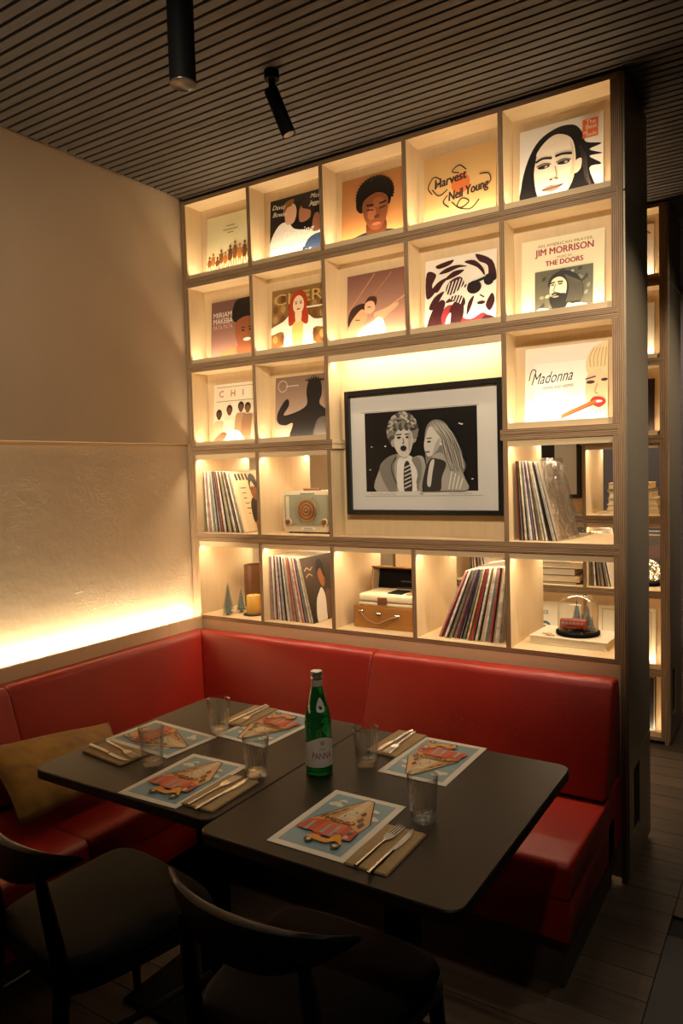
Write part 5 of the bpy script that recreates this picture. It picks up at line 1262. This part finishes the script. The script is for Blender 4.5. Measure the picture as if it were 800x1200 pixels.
P = new().bg('#16120f'); P.poly('#ece4d2', [(0.30, 0.0), (0.36, 0.22), (0.52, 0.30), (0.72, 0.10), (0.76, 0.0)]); P.ell('#cfc4b0', 0.46, 0.62, 0.14, 0.20); P.line('#ece4d2', 0.012, [(0.56, 0.80), (0.74, 0.66), (0.62, 0.48)], True); P.line('#8a7a60', 0.008, [(0.03, 0.03), (0.97, 0.03), (0.97, 0.97), (0.03, 0.97)], closed=True)
disp2(P, 4, 7, 'black record sleeve with white figure at the bottom of rear bookcase')
P = new().bg('#d8c49a'); P.bust(0.5, 0.55, 0.17, '#b98a62', '#3a261a', '#7a3a2a')
disp2(P, 2, 6, 'tan record sleeve with portrait in red top low in rear bookcase')

# framed picture in the rear bay
fx, fzz = BX2 + 0.868, 1.362
t = thing('framed_photograph', 'black framed picture with wide white mat in the rear bookcase', 'picture', (fx, BY2, fzz))
for a, b_ in (((0, 0.075, 0), (0.022, 0.111, fh)), ((fw - 0.022, 0.075, 0), (fw, 0.111, fh)), ((0.022, 0.075, 0), (fw - 0.022, 0.111, 0.022)), ((0.022, 0.075, fh - 0.022), (fw - 0.022, 0.111, fh))):
    MB().rbox(a, b_, 0.0015, 1).build('frame_rail', FR, t)
MB().box((0.022, 0.094, 0.022), (fw - 0.022, 0.110, fh - 0.022)).build('mat_board', MATS['white_mat_board'], t)
P = Print(0.46, 0.33); P.bg('#1a1715'); P.bust(0.40, 0.55, 0.16, '#cfc8ba', '#5a544c', '#8a847a'); P.bust(0.66, 0.50, 0.15, '#d8d2c4', '#2a2724', '#b0a99c')
link('photo_print', P.mesh('photo_print'), t, (0.13, 0.0937, 0.12), M_FRONT)

# stacked books and upright records in the rear open cells
TANB = mat('tan_book_cover', (0.46, 0.33, 0.17), 0.6, var=0.1); BLKB = mat('black_book_cover', (0.03, 0.028, 0.026), 0.5, var=0.1); CRB = mat('cream_book_cover', (0.66, 0.55, 0.36), 0.6, var=0.08)
gs = 'books stacked in the rear bookcase'
z = 1.2675; x0 = cell2(4) + 0.10
for i, (th, wd, m_, dx, lab) in enumerate(((0.030, 0.285, CRB, 0.0, 'thick cream book at the base of the pile in the rear bookcase'), (0.026, 0.275, WHITEB, 0.004, 'pale book second from the base of the rear pile'), (0.036, 0.265, CRB, 0.008, 'widest pale book midway in the rear pile'),
        (0.034, 0.235, WHITEB, 0.012, 'short white book below the black one in the rear pile'), (0.014, 0.245, BLKB, 0.0, 'thin black book near the top of the rear pile'), (0.036, 0.225, TANB, 0.010, 'tan book on the top of the rear pile'))):
    book(x0 + dx, x0 + dx + wd, BY2 + 0.10, BY2 + 0.32, z, th, m_, lab, gs); z += th + 0.0006
tag(MB().lathe([(0.0, 0.0), (0.022, 0.0), (0.026, 0.010), (0.016, 0.018), (0.0, 0.019)], 20).build('small_dish', mat('dark_dish', (0.06, 0.045, 0.03), 0.4), None, (x0 + 0.16, BY2 + 0.2, z + 0.0004), smooth=40), 'small dark dish on the topmost book in the rear pile', 'dish')
z = 0.8545; x0 = cell2(3) + 0.030
for i, (th, wd, m_, dx, lab) in enumerate(((0.012, 0.30, BLKB, 0.02, 'thin black book under the low pile of the rear bookcase'), (0.038, 0.32, TANB, 0.02, 'tan book under the black box in the low rear pile'), (0.042, 0.31, BLKB, 0.0, 'thick black book in the low rear pile'),
        (0.036, 0.335, TANB, 0.02, 'wide tan book above the black one in the low rear pile'), (0.036, 0.27, CRB, 0.01, 'cream book topping the low rear pile'))):
    book(x0 + dx, x0 + dx + wd, BY2 + 0.06, BY2 + 0.30, z, th, m_, lab, gs); z += th + 0.0006
record_row(14, (cell2(4) + 0.016, cell2(4) + 0.135), (cell2(4) + 0.012, cell2(4) + 0.075), 0.8545, ['cream', 'black', 'brown', 'white', 'black', 'orange', 'grey', 'black', 'cream', 'dark red', 'black', 'brown', 'white', 'black'],
           'beside the sparkling globe', 'records beside the sparkling globe', oy=BY2)
record_row(12, (cell2(2) + 0.10, cell2(2) + 0.22), (cell2(2) + 0.095, cell2(2) + 0.17), 0.8545, ['grey', 'black', 'cream', 'brown', 'white', 'black', 'dark red', 'grey', 'black', 'cream', 'black', 'white'],
           'behind the leather case', 'records behind the leather case', oy=BY2)

# sparkling glass globes with fairy lights
FAIRY = mat('fairy_light', (1, 0.9, 0.6), 0.4, emit=(1.0, 0.82, 0.52), estr=14)
FROST = thin_glass('globe_glass', tint=(0.9, 0.85, 0.68), base=0.12, rough=0.12, facing=0.35)
def globe(x, y, z, R, label):
    t = thing('fairy_light_globe', label, 'lamp', (x, y, z), (0, 0, 0), 'glass globes filled with fairy lights')
    MB().lathe([(0.0, 0.0), (R * 0.86, 0.0), (R * 0.9, 0.010), (R * 0.8, 0.022), (0.0, 0.022)], 28).build('base', BLACKMETAL, t, smooth=40)
    pr = [(R * math.cos(a), R * 0.95 + 0.016 + R * 1.12 * math.sin(a)) for a in [math.radians(-56 + 146 * k / 14) for k in range(14)]] + [(0.0, R * 0.95 + 0.016 + R * 1.12)]
    MB().lathe(pr, 32).build('globe', FROST, t, smooth=60)
    m = MB(); mm = []
    for k in range(110):
        a, u = random.random() * 2 * PI, random.uniform(-0.65, 0.95); q = R * 0.9 * math.sqrt(max(0, 1 - u * u)) * random.uniform(0.6, 1.0)
        c = Vector((q * math.cos(a), q * math.sin(a), R * 0.95 + 0.016 + R * 1.05 * u)); e = 0.0022
        m.add([c + Vector(d_) * e for d_ in ((1, 0, 0), (-1, 0, 0), (0, 1, 0), (0, -1, 0), (0, 0, 1), (0, 0, -1))], [(0, 2, 4), (2, 1, 4), (1, 3, 4), (3, 0, 4), (2, 0, 5), (1, 2, 5), (3, 1, 5), (0, 3, 5)])
    fl_ = m.build('fairy_lights', FAIRY, t); fl_['kind'] = 'stuff'
    wire = MB().tube(catmull([(R * 0.8 * math.cos(k * 1.1) * math.sin(0.3 + k * 0.06), R * 0.8 * math.sin(k * 1.1) * math.sin(0.3 + k * 0.06), 0.03 + R * 1.75 * k / 40) for k in range(40)], 3, False), 0.0008, 4).build('wire', GOLD, t)
    return t
globe(cell2(4) + 0.315, BY2 + 0.19, 0.8545, 0.066, 'sparkling fairy light globe in the rear bookcase beside upright records')
globe(cell2(3) + 0.0 - 0.09, BY2 + 0.22, 0.8545, 0.062, 'sparkling fairy light globe behind the slumped row of records')
P = Print(0.22, 0.16); P.bg('#2a1d1c'); P.poly('#4a2a30', [(0.4, 0.1), (0.5, 0.5), (0.8, 0.6), (0.9, 0.2)]); P.line('#d8cbb4', 0.02, [(0.0, 0.97), (1.0, 0.97)])
t = thing('small_picture', 'small dark picture leaning behind the sparkling globe in rear bookcase', 'picture', (cell2(4) + 0.17, BY2 + 0.34, 0.8545), (math.radians(-8), 0, 0))
MB().rbox((0, 0, 0), (0.22, 0.012, 0.30), 0.002, 1).build('frame', FR, t)
link('print', P.mesh('print'), t, (0.0, -0.0004, 0.12), M_FRONT)
